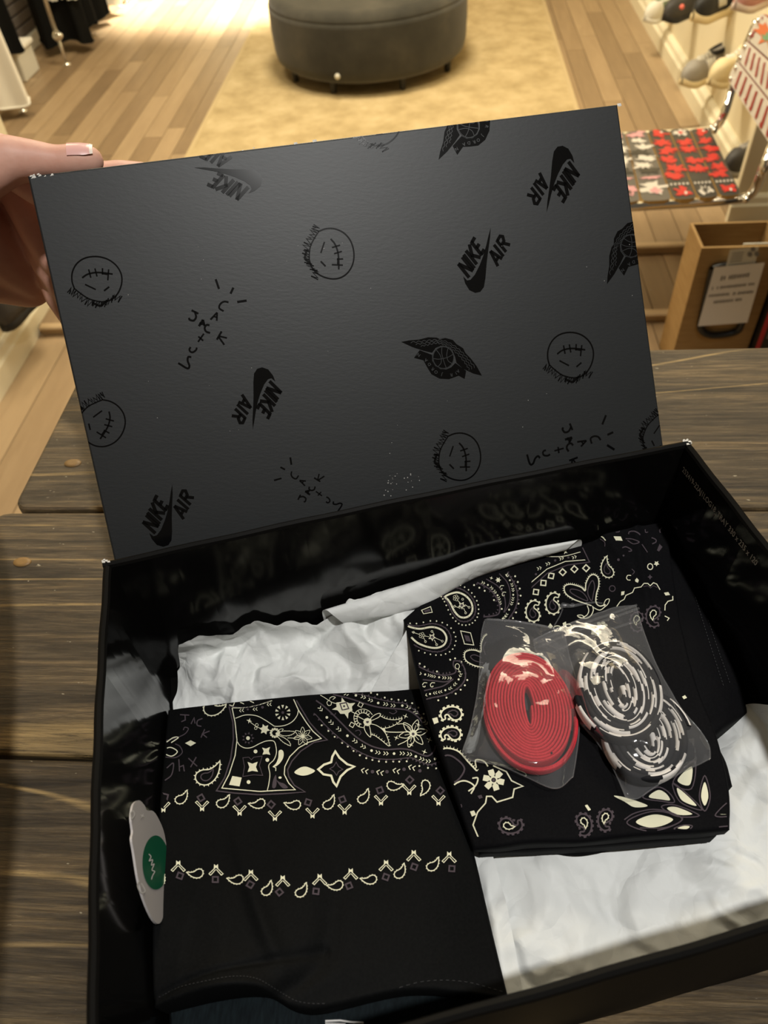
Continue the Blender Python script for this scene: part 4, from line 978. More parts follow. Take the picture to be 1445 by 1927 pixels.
ik = Ink(); ik.poly([(1346, 1155), (1352, 1154), (1358, 1164), (1353, 1167)]); ik.line([(1353, 1165), (1358, 1174)], 2); ik.emit('label_corner', MATS['cream_ink'], rg, caster(bvh(AP), .0006))

# ------------------------------------------------------------------ printed motifs
def rot2(P, a, s=1., c=(0, 0), fl=1):
    P = np.asarray(P, float) * np.array([1, fl]); ca, sa = math.cos(a), math.sin(a); return np.c_[c[0] + s*(P[:, 0]*ca - P[:, 1]*sa), c[1] + s*(P[:, 0]*sa + P[:, 1]*ca)]
TEAR = np.array([(-.95,.25),(-.85,-.18),(-.4,-.42),(.15,-.45),(.6,-.68),(1.0,-1.0),(.95,-.45),(.75,.08),(.4,.5),(-.1,.75),(-.65,.65)])
def teeth(ink, P, n, h_, w, out=1, sq=False):
    Q = cr(P, n, True); c0 = Q.mean(0)
    for i in range(n):
        t = Q[(i+1) % n] - Q[i-1]; t /= np.hypot(*t) + 1e-9; nn = np.array([t[1], -t[0]])
        if np.dot(nn, Q[i] - c0) < 0: nn = -nn
        if sq: ink.poly([Q[i] - t*w/2, Q[i] + t*w/2, Q[i] + t*w/2 + nn*h_, Q[i] - t*w/2 + nn*h_])
        else: ink.poly([Q[i] - t*w/2, Q[i] + t*w/2, Q[i] + nn*h_])
def tear(ink, x, y, a, s, w, fl=1, nt=16, th=None, sq=False, mau=None):
    P = rot2(TEAR, a, s, (x, y), fl); ink.line(P, w, True, True); teeth(ink, P, nt, th or w*1.3, w*1.2, sq=sq)
    if mau is not None: mau.line(rot2(TEAR*.5 + np.array([-.05, .05]), a, s, (x, y), fl), w*.8, True, True)
def sqr(ink, x, y, s, w, a=0.): ink.line(rot2([(-1,-1),(1,-1),(1,1),(-1,1)], a, s, (x, y)), w, closed=True)
def vee(ink, x, y, s, up=1):
    f = np.array([s, s*up])
    for sg_ in (-1, 1): ink.line(np.array([(sg_*.12, .1), (sg_*1.0, -.75), (sg_*.75, -.95), (sg_*.05, -.15)])*f + (x, y), s*.14)
    ink.poly(np.array([(-.32,-.1),(0,.12),(.32,-.1),(.28,.62),(0,.38),(-.28,.62)])*f + (x, y))
def chev(ink, x, y, a, s, w):
    for k in (-.45, .45): ink.line(rot2([(-.35+k,-.55),(.2+k,0),(-.35+k,.55)], a, s, (x, y)), w)
def star(ink, x, y, r, n=4, inner=.3, a=0.): ink.poly([(x + (r if k % 2 == 0 else r*inner)*math.cos(a + math.pi*k/n), y + (r if k % 2 == 0 else r*inner)*math.sin(a + math.pi*k/n)) for k in range(2*n)])
def flower(ink, x, y, r, w, n=6, a=0.):
    for k in range(n):
        b = a + 2*math.pi*k/n; ink.line(rot2([(.15,0),(.45,-.22),(.8,-.14),(1,0),(.8,.14),(.45,.22)], b, r, (x, y)), w, True, True); ink.line(rot2([(.2, 0), (.6, 0)], b, r, (x, y)), w*.7)
    ink.dot(x, y, r*.2)
def spray(ink, P, r, n):
    for q in cr(np.array(P, float), n): ink.dot(q[0], q[1], r, n=7)
def band(ink, mau, P, n, s, w):
    Q = cr(np.array(P, float), n)
    for i in range(n):
        t = Q[min(i+1, n-1)] - Q[max(i-1, 0)]; a = math.atan2(t[1], t[0])
        if i % 3 == 1: ink.dot(Q[i][0], Q[i][1], s*.42, n=8)
        else: chev(ink, Q[i][0], Q[i][1], a, s, w)
def saw(ink, P, n, h_, w, side=1):
    Q = cr(np.array(P, float), n)
    for i in range(n):
        t = Q[min(i+1, n-1)] - Q[max(i-1, 0)]; t /= np.hypot(*t) + 1e-9; nn = np.array([t[1], -t[0]])*side
        ink.poly([Q[i] - t*w/2, Q[i] + t*w/2, Q[i] + nn*h_])

# --- left garment
C1, M1 = Ink(), Ink(); C1.wf = .80; M1.wf = .9
C1.T = M1.T = (260, 1280, 2.408); r = random.Random(21)
an = [-.2, -.1, 2.4, 2.6, -.3, -.35, .6, 1.3]
for k, (x, y) in enumerate([(197,537),(385,555),(545,562),(705,567),(865,560),(1022,533),(1158,480),(1300,485)]): tear(C1, x, y, an[k], 31, 5.5, 1 if k not in (2, 3, 7) else -1, 15, 6)
for k, (x, y) in enumerate([(100,912),(265,878),(447,905),(585,950),(740,958),(898,932),(1050,905),(1187,872),(1335,840)]): tear(C1, x, y, [-.5, 2.5, 2.5, -.4, -.3, 2.4, 2.5, -.4, -.2][k], 31, 5.5, 1 if k in (0, 3, 4, 7, 8) else -1, 15, 6)
for k, (x, y) in enumerate([(122,530),(285,535),(452,550),(603,565),(770,555),(925,542),(1095,500),(1230,453),(1368,502),(190,888),(350,905),(508,928),(640,962),(805,958),(955,933),(1122,893),(1250,847),(1420,855)]): sqr(M1, x, y, 12, 8, r.uniform(0, 1.5))
for x, y in [(115,583),(290,578),(460,598),(620,622),(790,610),(935,593),(1100,552),(1228,505),(1360,552)]: vee(C1, x, y, 30, 1)
for x, y in [(182,838),(353,855),(510,880),(655,905),(822,898),(963,873),(1123,835),(1248,790),(1408,797)]: vee(C1, x, y, 32, -1)
for L in ([(190,158),(232,160)], [(213,160),(214,182),(196,190)], [(240,200),(254,172),(258,198)], [(292,175),(270,185),(268,205),(287,211)], [(302,224),(285,262)], [(324,232),(292,245),(312,262)],
          [(130,400),(160,378),(152,430),(122,456)], [(185,360),(188,415)], [(188,395),(205,388),(210,415)], [(228,355),(268,392)], [(264,350),(238,396)]): M1.line(L, 6, len(L) > 3)
M1.line([(128,275),(175,262),(212,245),(228,222),(212,215),(205,228)], 5, True); C1.line([(112,325),(145,306),(178,325),(150,346)], 6, True, True); C1.line([(125,285),(160,262),(182,262),(150,285)], 6, True)
M1.line([(125,350),(170,352),(200,330),(190,302),(168,290)], 5, True)
C1.poly([(213,287),(238,274),(263,286),(238,301)]); tear(C1, 315, 432, -.05, 58, 7, 1, 20, 10, mau=M1); tear(C1, 340, 133, .45, 44, 6, 1, 18, 7)
for x, y in ((425,108),(475,97),(520,92)): sqr(C1, x, y, 9, 5, .4)
C1.T = M1.T = (400, 1300, 4.817)
M1.line([(150,145),(185,290),(190,440),(165,620),(110,790),(35,910),(200,930),(420,945),(640,935),(840,920),(740,860),(690,780),(680,720),(720,640),(800,550),(920,470),(1040,448),(960,380),(880,290),(820,190),(760,90)], 13); M1.line([(150,145),(300,155),(430,128),(520,95)], 10, True)
C1.line([(178,160),(205,290),(222,450),(205,590),(150,760),(85,885),(250,900),(430,915),(600,905),(750,900),(690,840),(650,760),(655,690),(700,600),(780,520),(870,470),(985,435),(910,370),(850,290),(780,180),(735,80)], 11); C1.line([(178,158),(300,155),(420,130),(540,92)], 9, True)
C1.line([(208,252),(300,222),(400,230),(480,270),(540,310),(570,325),(650,318),(720,285),(765,230),(778,180)], 9, True); C1.line([(225,465),(250,500),(300,522),(360,515),(430,480),(490,458),(555,460),(575,510),(578,570),(555,630),(510,680),(520,760),(510,850),(495,910)], 9, True)
for x, y in ((390,553),(497,630),(327,830),(322,432)): C1.dot(x, y, 18)
C1.poly([(180,775),(265,790),(245,870),(150,855)]); C1.poly([(450,518),(485,528),(522,512),(510,548),(524,584),(488,576),(453,582),(465,550)]); C1.poly([(318,648),(362,664),(410,646),(394,695),(412,737),(360,728),(318,740),(334,695)])
M1.line([(275,610),(330,605),(352,628),(375,605),(450,595),(425,680),(455,770),(370,765),(275,780),(290,690)], 7, closed=True)
C1.blob([(600,550),(625,538),(643,560),(640,610),(610,660),(570,690),(545,692),(575,660),(595,610)]); C1.line([(548,690),(574,702),(573,730)], 9)
M1.blob([(575,765),(548,820),(542,878),(565,885),(580,850)]); M1.blob([(578,812),(610,832),(650,845),(682,880),(645,888),(612,862)]); C1.dot(612, 790, 15, 11)
for k in range(10): a = .3 + k*.628; C1.poly(rot2([(36,0),(68,-12),(68,12)], a, 1, (637,200)))
M1.dot(637, 200, 13); M1.dot(453, 152, 13); M1.dot(320, 172, 10)
for k in range(9): a = k*.698; M1.poly(rot2([(58,0),(36,-10),(36,10)], a, 1, (322,432)))
for x, y in ((262,182),(385,170),(512,127)): chev(C1, x, y, math.pi - .1, 26, 7)
star(C1, 333, 275, 26, 4, .35, .3); C1.line([(340,285),(400,330),(440,345)], 6); C1.ring(402, 313, 13, 5); C1.ring(392, 342, 12, 5)
star(C1, 472, 352, 50, 6, .55, .2); 
for k in range(12): a = k*.524; C1.dot(565 + 38*math.cos(a), 385 + 38*math.sin(a), 10, n=6)
C1.ring(565, 385, 28, 6); C1.dot(585, 392, 14)
C1.line([(590,372),(612,352),(640,350),(625,372)], 6, True, True); LA = [(600,385),(650,368),(745,375),(705,405),(640,410)]; C1.line(LA, 6, True, True); teeth(C1, np.array(LA, float), 14, 9, 6)
LB = [(590,410),(640,425),(690,460),(705,500),(650,475),(610,440)]; C1.line(LB, 6, True, True); teeth(C1, np.array(LB, float), 14, 9, 6); C1.line([(680,430),(740,432),(800,415)], 6); flower(C1, 818, 415, 84, 6, 7, .2)
C1.blob([(742,740),(790,702),(840,690),(890,705),(928,730),(880,760),(820,772),(770,762)])
C1.line([(958,715),(1010,672),(1075,650),(1085,600),(1112,552),(1150,610),(1220,668),(1285,690),(1220,722),(1160,780),(1124,866),(1094,830),(1075,772),(1005,760)], 24, closed=True)
M1.line([(1060,710),(1095,692),(1120,650),(1142,690),(1180,715),(1142,735),(1125,770),(1098,732)], 9, closed=True)
C1.T = M1.T = (600, 1290, 5.558)
M1.line([(150,97),(330,142),(480,192),(620,230),(780,245),(920,260),(1020,320),(1110,420),(1190,510),(1218,600),(1200,690),(1140,740),(1060,722),(960,680),(860,665),(700,672),(560,640),(430,570),(330,490),(230,390),(130,290),(40,210),(-30,160)], 17, True)
L1 = [(-40,300),(80,430),(200,540),(330,640),(450,710),(600,765),(780,775),(960,760),(1060,800),(1160,830),(1250,800)]; M1.line(L1, 11, True); saw(M1, L1, 26, -26, 30)
L2 = [(330,78),(480,108),(640,150),(800,182),(900,195),(1000,262),(1080,335),(1170,420)]; M1.line(L2, 10, True); saw(M1, L2, 18, 24, 28)
for x, y in [(30,420),(100,478),(165,540),(243,603),(303,642),(363,688),(428,733),(495,763),(560,782),(628,796),(703,802),(778,798),(840,800),(918,796),(470,65),(545,80),(610,97),(688,130),(760,147),(833,153),(905,160),(975,188),(1040,235),(1095,300),(1050,845),(1140,865),(1225,870)]: C1.dot(x, y, 10, n=7)
band(C1, M1, [(20,250),(92,348),(150,410),(252,495),(345,560),(443,630),(540,680),(620,705),(715,715),(810,715),(910,715),(985,735),(1060,765),(1135,795),(1215,770)], 17, 34, 9)
band(C1, M1, [(290,92),(403,110),(495,135),(583,178),(680,195),(770,213),(880,215),(955,243),(1050,310),(1098,378),(1160,425),(1210,510)], 14, 32, 9)
C1.poly([(240,128),(272,170),(322,190),(382,185),(345,225),(352,265),(310,290),(305,350),(270,300),(225,300),(195,262),(138,255),(185,228),(182,182),(235,175)])
M1.line([(222,195),(285,182),(312,245),(245,262)], 14, closed=True); M1.dot(264, 220, 12)
C1.line([(0,95),(60,130),(130,175),(185,195)], 8, True); C1.line([(115,150),(85,180),(100,212),(128,205),(130,172)], 8, True); C1.line([(110,140),(140,120),(172,128),(145,150)], 8, True)
C1.line([(340,275),(385,300)], 10)
C1.line([(560,310),(520,268),(460,250),(400,270),(368,320),(375,385),(410,430),(470,445)], 8, True); C1.line([(530,330),(500,300),(455,290),(415,310),(400,350),(412,390),(445,410)], 8, True)
for k in range(11): a = -.6 - k*.37; C1.line([(455 + 58*math.cos(a), 348 + 58*math.sin(a)), (455 + 90*math.cos(a), 348 + 90*math.sin(a))], 10)
C1.line([(395,320),(470,360)], 9); C1.dot(508, 385, 44); M1.dot(508, 383, 16)
for P in ([(545,345),(590,308),(638,295),(632,330),(580,358),(548,368)], [(475,428),(490,490),(540,542),(538,470),(520,420)]): C1.line(P, 9, True, True)
P = [(640,320),(700,350),(790,362),(870,350),(820,400),(740,440),(655,455)]; C1.line(P, 9, True); saw(C1, P[:4], 9, 28, 9); saw(C1, P[3:], 7, -24, 9)
P = [(545,405),(600,420),(660,460),(710,530),(735,635),(660,580),(590,530),(545,515)]; C1.line(P, 9, True); saw(C1, P[2:5], 8, 24, 8); saw(C1, P[4:], 9, -24, 8)
C1.line([(655,455),(700,485),(800,492),(935,488)], 11, True); C1.poly([(650,445),(690,455),(700,490),(670,475)]); flower(C1, 985, 505, 150, 9, 6, -.2); C1.dot(985, 505, 40); M1.dot(985, 510, 16)
C1.line([(820,410),(880,405),(945,440),(960,480)], 9, True); C1.line([(825,625),(900,590),(965,545)], 9, True)
for x, y in ((905,325),(1037,410),(810,550),(1155,570),(960,625),(1103,697)): star(C1, x, y, 32, 4, .22, .4)
for x, y in ((435,205),(347,415)): sqr(C1, x, y, 21, 9, .5)
for P in ([(735,285),(780,300),(815,275),(795,262)], [(380,480),(420,470),(440,500),(420,525)], [(120,300),(160,312),(178,290)]): M1.line(P, 9, True)
for x, y in ((475,895),(635,912),(805,895),(968,860)): chev(C1, x, y, math.pi + .25, 48, 11)
for x, y in ((560,905),(712,905),(890,880),(1055,895)): M1.dot(x, y, 19)
for x, y in ((705,45),(750,42),(800,38),(850,40),(900,45),(650,38)): C1.dot(x, y, 9, 5)
fn = caster(bvh(AL)); C1.emit('cream_print', MATS['cream_ink'], lg, fn); M1.emit('mauve_print', MATS['mauve_ink'], lg, fn)

# --- right garment
C2, M2 = Ink(), Ink(); C2.wf = .80; M2.wf = .9
C2.T = M2.T = (740, 970, 2.627)
M2.line([(628,232),(683,358),(760,288),(860,247),(970,232),(935,160)], 6); C2.line([(640,232),(684,330),(760,266),(850,229),(948,221),(910,150)], 5); C2.line([(755,205),(840,203),(925,182)], 4, True); star(C2, 850, 182, 13, 4, .3, .5)
for x, y in ((765,240),(832,213),(895,207),(722,262)): chev(C2, x, y, -.35, 14, 4)
for x, y in ((800,224),(865,209),(705,292)): M2.dot(x, y, 6)
for x, y, a in ((705,380,.15),(742,335,.1),(780,300,.2),(837,282,.75),(895,267,.75),(953,262,.75)): sqr(C2, x, y, 12, 7.5, a)
C2.line([(333,572),(382,582),(398,642),(352,636)], 5, closed=True); M2.poly([(350,592),(374,597),(384,626),(360,622)]); C2.line([(140,470),(185,452),(193,480),(150,488)], 4.5, closed=True); M2.poly([(152,472),(180,462),(184,474),(156,481)])
def bigp(P, cen, T):
    C2.T = M2.T = T; P = np.array(P, float); cen = np.array(cen, float); C2.line(P, 26, True, True)
    q = cr(P, 30, True)
    for k in range(0, 30, 2): M2.dot(q[k][0], q[k][1], 5, n=6)
    off = lambda s_: cen + (P - cen)*np.array([s_, s_*1.06])
    M2.line(off(1.27), 13, True, True); teeth(M2, off(1.27), 34, -16, 12); teeth(M2, off(1.27), 30, 18, 12)
    for q in cr(off(1.55), 34, True): C2.dot(q[0], q[1], 9, n=7)
bigp([(15,560),(60,600),(180,625),(320,605),(430,640),(482,720),(460,800),(380,840),(270,830),(150,780),(60,690),(25,620)], (290,715), (760, 1080, 6.02))
bigp([(465,262),(540,225),(620,215),(710,260),(768,340),(772,430),(720,490),(640,492),(575,430),(530,340),(495,290)], (650,365), (760, 1080, 6.02))
for x, y in ((320,720),(655,360)): star(C2, x, y, 46, 5, .5, .2); star(M2, x, y, 26, 5, .5, .2)
for x, y in ((205,700),(590,275)): 
    for k in range(5): C2.ring(x + 22*math.cos(k*1.257), y + 22*math.sin(k*1.257), 13, 5, n=10)
for P in ([(230,705),(285,715)], [(345,690),(325,660)], [(360,730),(430,760)], [(345,750),(370,800)], [(220,720),(245,765)], [(90,660),(180,690)], [(605,300),(640,335)], [(690,350),(735,380)], [(640,395),(580,370)], [(675,390),(700,440)]): C2.line(P, 7)
for x, y in ((318,655),(435,765),(372,805),(245,770),(110,665),(575,370),(738,382),(700,445),(665,290)): C2.ring(x, y, 11, 6, n=10)
M2.line([(830,100),(960,170),(1040,260),(1085,360),(1075,450),(1010,478),(900,490)], 17, True); saw(M2, [(830,112),(960,182),(1030,270),(1070,360),(1060,440),(1000,465),(910,480)], 11, -22, 22)
M2.line([(930,60),(1060,140),(1130,240),(1150,360),(1130,440)], 13, True); M2.line([(1080,0),(1170,100),(1205,230),(1190,350),(1135,440)], 13, True); M2.line([(1175,-10),(1258,130),(1288,270),(1258,400),(1185,515)], 15, True); saw(M2, [(1175,-10),(1262,130),(1292,270),(1262,400),(1185,515)], 12, 24, 24)
band(C2, M2, [(900,105),(970,140),(1025,200),(1065,253),(1085,310),(1108,400)], 8, 26, 8); band(C2, M2, [(1170,20),(1225,130),(1238,240),(1220,340),(1160,470),(1120,510)], 11, 26, 8)
for x, y in ((1260,30),(1290,95),(1312,170),(1322,250),(1298,340),(1270,440),(1235,505),(855,160),(915,195),(1020,300),(795,130)): C2.dot(x, y, 11, n=7)
for cx, cy in ((1135,165),(1160,240)): C2.line([(cx - 26 + 6*k*math.cos(k*.9), cy + 6*k*math.sin(k*.9)) for k in range(7)], 9, True)
star(C2, 1068, 72, 34, 6, .5, 0); star(C2, 990, 50, 22, 4, .3, .3); C2.dot(1160, 20, 8)
for P in ([(150,1045),(290,1110),(430,1150),(540,1140),(590,1105),(560,1040),(565,985)], [(165,1195),(350,1215),(470,1225),(560,1195)], [(190,1335),(340,1300),(450,1270),(560,1195)], [(565,985),(640,1000),(690,1090),(690,1200),(620,1290),(480,1370),(300,1410),(200,1440)]): M2.line(P, 16, True)
saw(M2, [(640,985),(700,1090),(700,1200),(630,1300),(490,1380),(300,1420)], 12, -26, 24); saw(M2, [(170,1045),(290,1100),(430,1140),(520,1130)], 8, 26, 24)
band(C2, M2, [(180,1130),(270,1148),(340,1165),(430,1178),(520,1182)], 7, 28, 8); band(C2, M2, [(640,1150),(610,1215),(540,1290),(470,1320),(390,1345),(315,1358),(240,1380)], 9, 28, 8)
for x, y in ((180,1020),(235,1055),(375,1108),(525,975),(580,960),(650,1000),(718,1205),(690,1265),(643,1315),(587,1360),(483,1405),(390,1435)): C2.dot(x, y, 11, n=7)
C2.ring(605, 1050, 24, 8, 30); C2.line([(618,1080),(630,1115)], 8); C2.line([(612,1112),(645,1110)], 8)
for cx in (262, 350): C2.line([(cx - 24 + 7*k*math.cos(k*.9), 1270 + 7*k*math.sin(k*.9)) for k in range(7)], 10, True)
P = [(940,690),(905,720),(875,800),(872,885),(810,868),(740,868),(690,900),(700,980),(790,1038),(900,1062)]; C2.line(P, 15, True); saw(C2, P, 34, -22, 12); M2.line([(900,1010),(800,985),(755,940),(800,920),(880,950)], 12, True); M2.line([(925,920),(900,840),(930,770)], 12, True)
C2.T = M2.T = (980, 980, 4.817)
P = [(640,772),(560,745),(470,710),(405,660),(395,600),(440,578),(500,588),(550,608),(582,636),(590,570),(620,510),(660,490),(700,520),(706,590),(686,660),(680,740),(715,775),(768,762)]; C2.line(P, 13, True); saw(C2, P[2:9], 22, 18, 9); saw(C2, P[9:16], 20, 18, 9)
M2.line([(600,728),(520,695),(450,650),(460,622),(540,640),(592,690)], 10, True, True); M2.line([(640,728),(606,660),(618,590),(650,545),(668,600),(656,670)], 10, True, True)
C2.line([(600,770),(615,815),(600,855),(560,880)], 10, True); C2.line([(650,775),(655,820),(625,872),(575,888),(520,872)], 11, True); C2.line([(650,785),(715,812),(770,775)], 10, True)
for P in ([(512,862),(550,858),(575,880),(540,884)], [(752,762),(770,720),(800,712),(795,745),(770,775)]): C2.line(P, 9, True, True)
COMMA = np.array([(.55,-.80),(.12,-.97),(-.3,-.75),(-.55,-.3),(-.6,.2),(-.42,.7),(.05,.95),(.5,.75),(.62,.3),(.42,-.05),(.12,-.32),(.22,-.58),(.52,-.55)]); CIN = np.array([(.02,-.35),(-.22,-.05),(-.26,.3),(-.05,.58),(.22,.48),(.26,.2),(.06,-.05)])
def gear(C_, M_, x, y, a, s, w, fl=1):
    P = rot2(COMMA, a, s, (x, y), fl); C_.line(P, w, True, True); teeth(C_, P[:10], 13, w*1.15, w*1.5, sq=True)
    M_.line(rot2(CIN, a, s, (x, y), fl), w*.7, True, True); teeth(M_, rot2(CIN, a, s, (x, y), fl), 10, w*.8, w*.6)
gear(C2, M2, 107, 822, 0., 98, 13); gear(C2, M2, 287, 752, 0., 98, 13)
tear(C2, 780, 440, 3.9, 82, 11, -1, 18, 16, mau=M2); gear(M2, C2, 1195, 868, .1, 96, 13, -1); gear(M2, C2, 1045, 915, .1, 90, 12, -1)
for P in ([(838,143),(905,145),(922,184),(860,180)], [(1035,540),(1050,520),(1070,540),(1062,564),(1040,556)], [(910,645),(940,640),(935,672),(908,680)], [(1295,655),(1335,648),(1350,675),(1310,680)], [(245,965),(265,930),(292,962),(270,980)], [(378,932),(408,915),(412,945),(385,955)]): C2.poly(P)
for P, w in (([(975,125),(985,102),(1030,98),(1068,118),(1078,132)], 12), ([(948,165),(1010,168),(1070,195),(1020,212),(965,180)], 10), ([(918,248),(950,238),(992,258),(1002,275),(975,280)], 11), ([(1095,215),(1146,288)], 10), ([(1183,155),(1220,172),(1222,195),(1188,212)], 11), ([(1262,112),(1258,85),(1290,55)], 12), ([(1125,80),(1130,108),(1152,104)], 9), ([(855,88),(885,86),(890,102),(860,106)], 8)): M2.line(P, w, len(P) > 2)
M2.poly([(1255,212),(1282,240),(1250,282),(1232,270)]); M2.poly([(1262,60),(1305,68),(1290,120),(1270,118)]); C2.ring(1170, 418, 24, 11, 27); star(C2, 1228, 390, 26, 5, .55, .3); C2.line([(1000,498),(970,497),(958,518),(968,538),(994,540)], 10, True); M2.ring(828, 617, 26, 9); M2.dot(885, 355, 13); M2.dot(930, 318, 9); star(M2, 1168, 512, 24, 4, .5); M2.line([(1005,440),(1028,465),(1010,490)], 8, True)
C2.line([(868,780),(900,735),(935,715),(952,678),(1012,652),(1030,612),(1090,602),(1115,570),(1148,570),(1170,592),(1200,564),(1230,576),(1260,628)], 10); M2.line([(1110,600),(1145,590),(1172,612),(1200,590),(1235,610)], 6)
C2.line([(1304,815),(1306,765),(1332,732),(1376,720),(1374,685)], 11); C2.line([(1303,865),(1342,885),(1326,908)], 10); C2.line([(690,125),(740,148),(770,180)], 12, True); C2.line([(655,95),(700,95),(720,72),(770,100)], 5, True); M2.line([(720,165),(760,195),(762,235)], 9, True); C2.poly([(582,165),(625,165),(605,188),(585,185)])
for k in range(5): C2.dot(735 + 32*math.cos(k*1.257), 950 + 24*math.sin(k*1.257), 20, 15)
for k in range(5): C2.dot(680 + 30*math.cos(k*1.257), 1010 + 22*math.sin(k*1.257), 20, 15)
C2.ring(330, 975, 34, 10, 20); C2.ring(430, 955, 28, 9, 16)
C2.T = M2.T = (740, 1250, 2.0496)
C2.line([(310,702),(327,665),(308,620),(326,570),(356,536),(360,510),(380,510),(400,532),(460,514),(466,482),(500,471),(456,450),(436,415),(385,392)], 6.5); C2.line([(320,400),(318,370),(350,375),(365,395)], 6, True)
for k in range(6): C2.poly(rot2([(8,0),(22,-13),(40,-14),(42,8),(22,10)], k*1.047 + .3, 1, (387, 447)))
C2.ring(387, 447, 12, 7); M2.dot(387, 447, 6)
gear(C2, M2, 224, 190, 1.57, 42, 7, -1); gear(C2, M2, 222, 268, 1.57, 40, 7, -1); gear(M2, C2, 452, 625, -1.45, 46, 7, -1); gear(M2, C2, 738, 618, 2.9, 44, 7, 1); gear(M2, C2, 815, 600, .2, 42, 7, -1)
for P in ([(296,568),(312,564),(320,580),(304,588)], [(738,545),(748,542),(762,562),(752,566)], [(150,210),(170,205),(175,225),(158,232)], [(1113,126),(1124,120),(1132,130),(1120,136)]): C2.poly(P)
P = [(215,472),(190,405),(180,350),(200,325),(250,336),(290,378),(322,412)]; C2.line(P, 7, True); saw(C2, P[2:], 18, 11, 5); M2.line([(235,455),(205,400),(200,355),(235,360),(275,405)], 7, True, True); C2.line([(220,502),(236,465),(275,450),(312,470),(300,500)], 7, True); C2.line([(290,490),(318,468),(326,440),(305,440)], 7, True)
M2.ring(253, 548, 11, 4); C2.ring(253, 632, 7, 4, 14); M2.poly([(285,640),(300,630),(305,645),(292,652)]); M2.poly([(325,508),(340,504),(345,515),(332,520)])
for P in ([(935,610),(970,588),(1020,580),(1078,598),(1040,622),(985,630)], [(1055,556),(1090,551),(1152,578),(1095,580)], [(1093,478),(1130,505),(1168,546),(1112,525)], [(1200,455),(1214,508),(1200,546),(1186,508)], [(1300,535),(1255,576),(1300,574)], [(1095,448),(1150,395),(1142,466)], [(985,512),(1035,522),(1066,524),(1050,498),(1020,486)], [(1096,633),(1120,624),(1142,626),(1130,636)], [(1238,632),(1290,626),(1290,632)]):
    P = np.array(P, float); C2.blob(P); c0 = P.mean(0); M2.line(c0 + (P - c0)*1.5, 5, True, True)
C2.blob([(850,508),(900,516),(980,545),(930,552),(890,530)]); M2.line([(890,600),(930,575),(1000,560),(1070,572),(1112,600),(1050,630),(950,632)], 5, True)
fn = caster(bvh(AR)); C2.emit('cream_print', MATS['cream_ink'], rg, fn); M2.emit('mauve_print', MATS['mauve_ink'], rg, fn)

# ------------------------------------------------------------------ hang tag against the left wall
tgp = bl((-h + BT + .0045, 0, 0))
ht = thing('hang_tag', 'pale grey die-cut hang tag with a green oval at the left wall', 'tag', tuple(atplane(270, 1720, tgp, EX)))
out_ = cr(np.array([(243,1540),(247,1515),(258,1507),(268,1516),(273,1526),(284,1527),(294,1540),(306,1570),(312,1620),(310,1680),(302,1730),(290,1738),(274,1712),(258,1665),(248,1605),(244,1580),(246,1566)], float), 60, True)
P = [atplane(u, v, tgp, EX) for u, v in out_]; n = len(P); V = P + [p + EX*.0009 for p in P]
mk('card', V, [tuple(range(n)), tuple(range(2*n-1, n-1, -1))] + [(i, (i+1) % n, n+(i+1) % n, n+i) for i in range(n)], MATS['tag_card'], ht)
tf = lambda e: (lambda u, v: atplane(u, v, tgp + EX*(.0009 + e), EX))
ik = Ink(); ik.poly([(293 + 25*math.cos(a), 1623 + 51*math.sin(a)) for a in np.linspace(0, 6.283, 33)[:-1]]); ik.emit('green_oval', MATS['green_ink'], ht, tf(.0002), 1.)
ik = Ink(); ik.line([(280,1607),(284,1612),(281,1620),(287,1618),(285,1628),(290,1626),(286,1637),(291,1640),(287,1648),(285,1655)], 2.0, True); ik.line([(246,1530),(251,1526),(253,1534),(248,1540)], 2.2, True, True); star(ik, 268, 1535, 5, 4, .35, .5); ik.line([(262,1657),(259,1668),(266,1680),(273,1676),(266,1662)], 2.4, True); ik.emit('white_script', MATS['tag_white'], ht, tf(.0004))

# ------------------------------------------------------------------ laces in clear bags
TR = bvh(AR)
def gz(u, v):
    q = caster(TR, 0.)(u, v); return q
def coil(name, parent, c, a, b, n, ra, rb, th, hgt, z0, mats, pattern=None, seg=88, squash=1.):
    """flat lace wound into an oval spiral standing on edge; a, b = half axes (vectors), ra/rb = inner fraction"""
    V, F, M = [], [], []; N = int(n*seg); r_ = random.Random(int(c[0]*1e5) % 97); k = 8
    prof = [(-.5, 0), (-.5, .80), (-.36, .95), (-.08, 1.0), (.08, 1.0), (.36, .95), (.5, .80), (.5, 0)]
    for i in range(N + 1):
        s = i / N; t = 2*math.pi*i/seg; fa, fb = ra + (1-ra)*s, rb + (1-rb)*s
        p = c + a*fa*math.cos(t) + b*fb*math.sin(t); tn = -a*fa*math.sin(t) + b*fb*math.cos(t); tn /= np.linalg.norm(tn); nn = np.cross(tn, EZ); nn /= np.linalg.norm(nn)
        wob = .0002*math.sin(i*.37) + .00045*math.sin(t*2 + 5*s)
        for (d, z) in prof: V.append(p + nn*(d*th) + EZ*(z0 - c[2] + z*hgt + wob*z))
    state = [0]*k; left = [0]*k
    for i in range(N):
        for j in range(k-1):
            F.append((i*k+j, i*k+j+1, (i+1)*k+j+1, (i+1)*k+j))
            if pattern:
                g_ = 0 if j <= 2 else (2 if j <= 3 else 4)
                if left[g_] <= 0: state[g_] = 1 - state[g_]; left[g_] = r_.randint(3, 15) if state[g_] else r_.randint(7, 24)
                if j in (0, 3, 4): left[g_] -= 1
                M.append(state[g_])
            else: M.append(0)
    F += [tuple(range(k)), tuple(N*k + j for j in range(k))[::-1]]; M += [M[0], M[-1]]
    return mk(name, V, F, None, parent, True, mats, M)
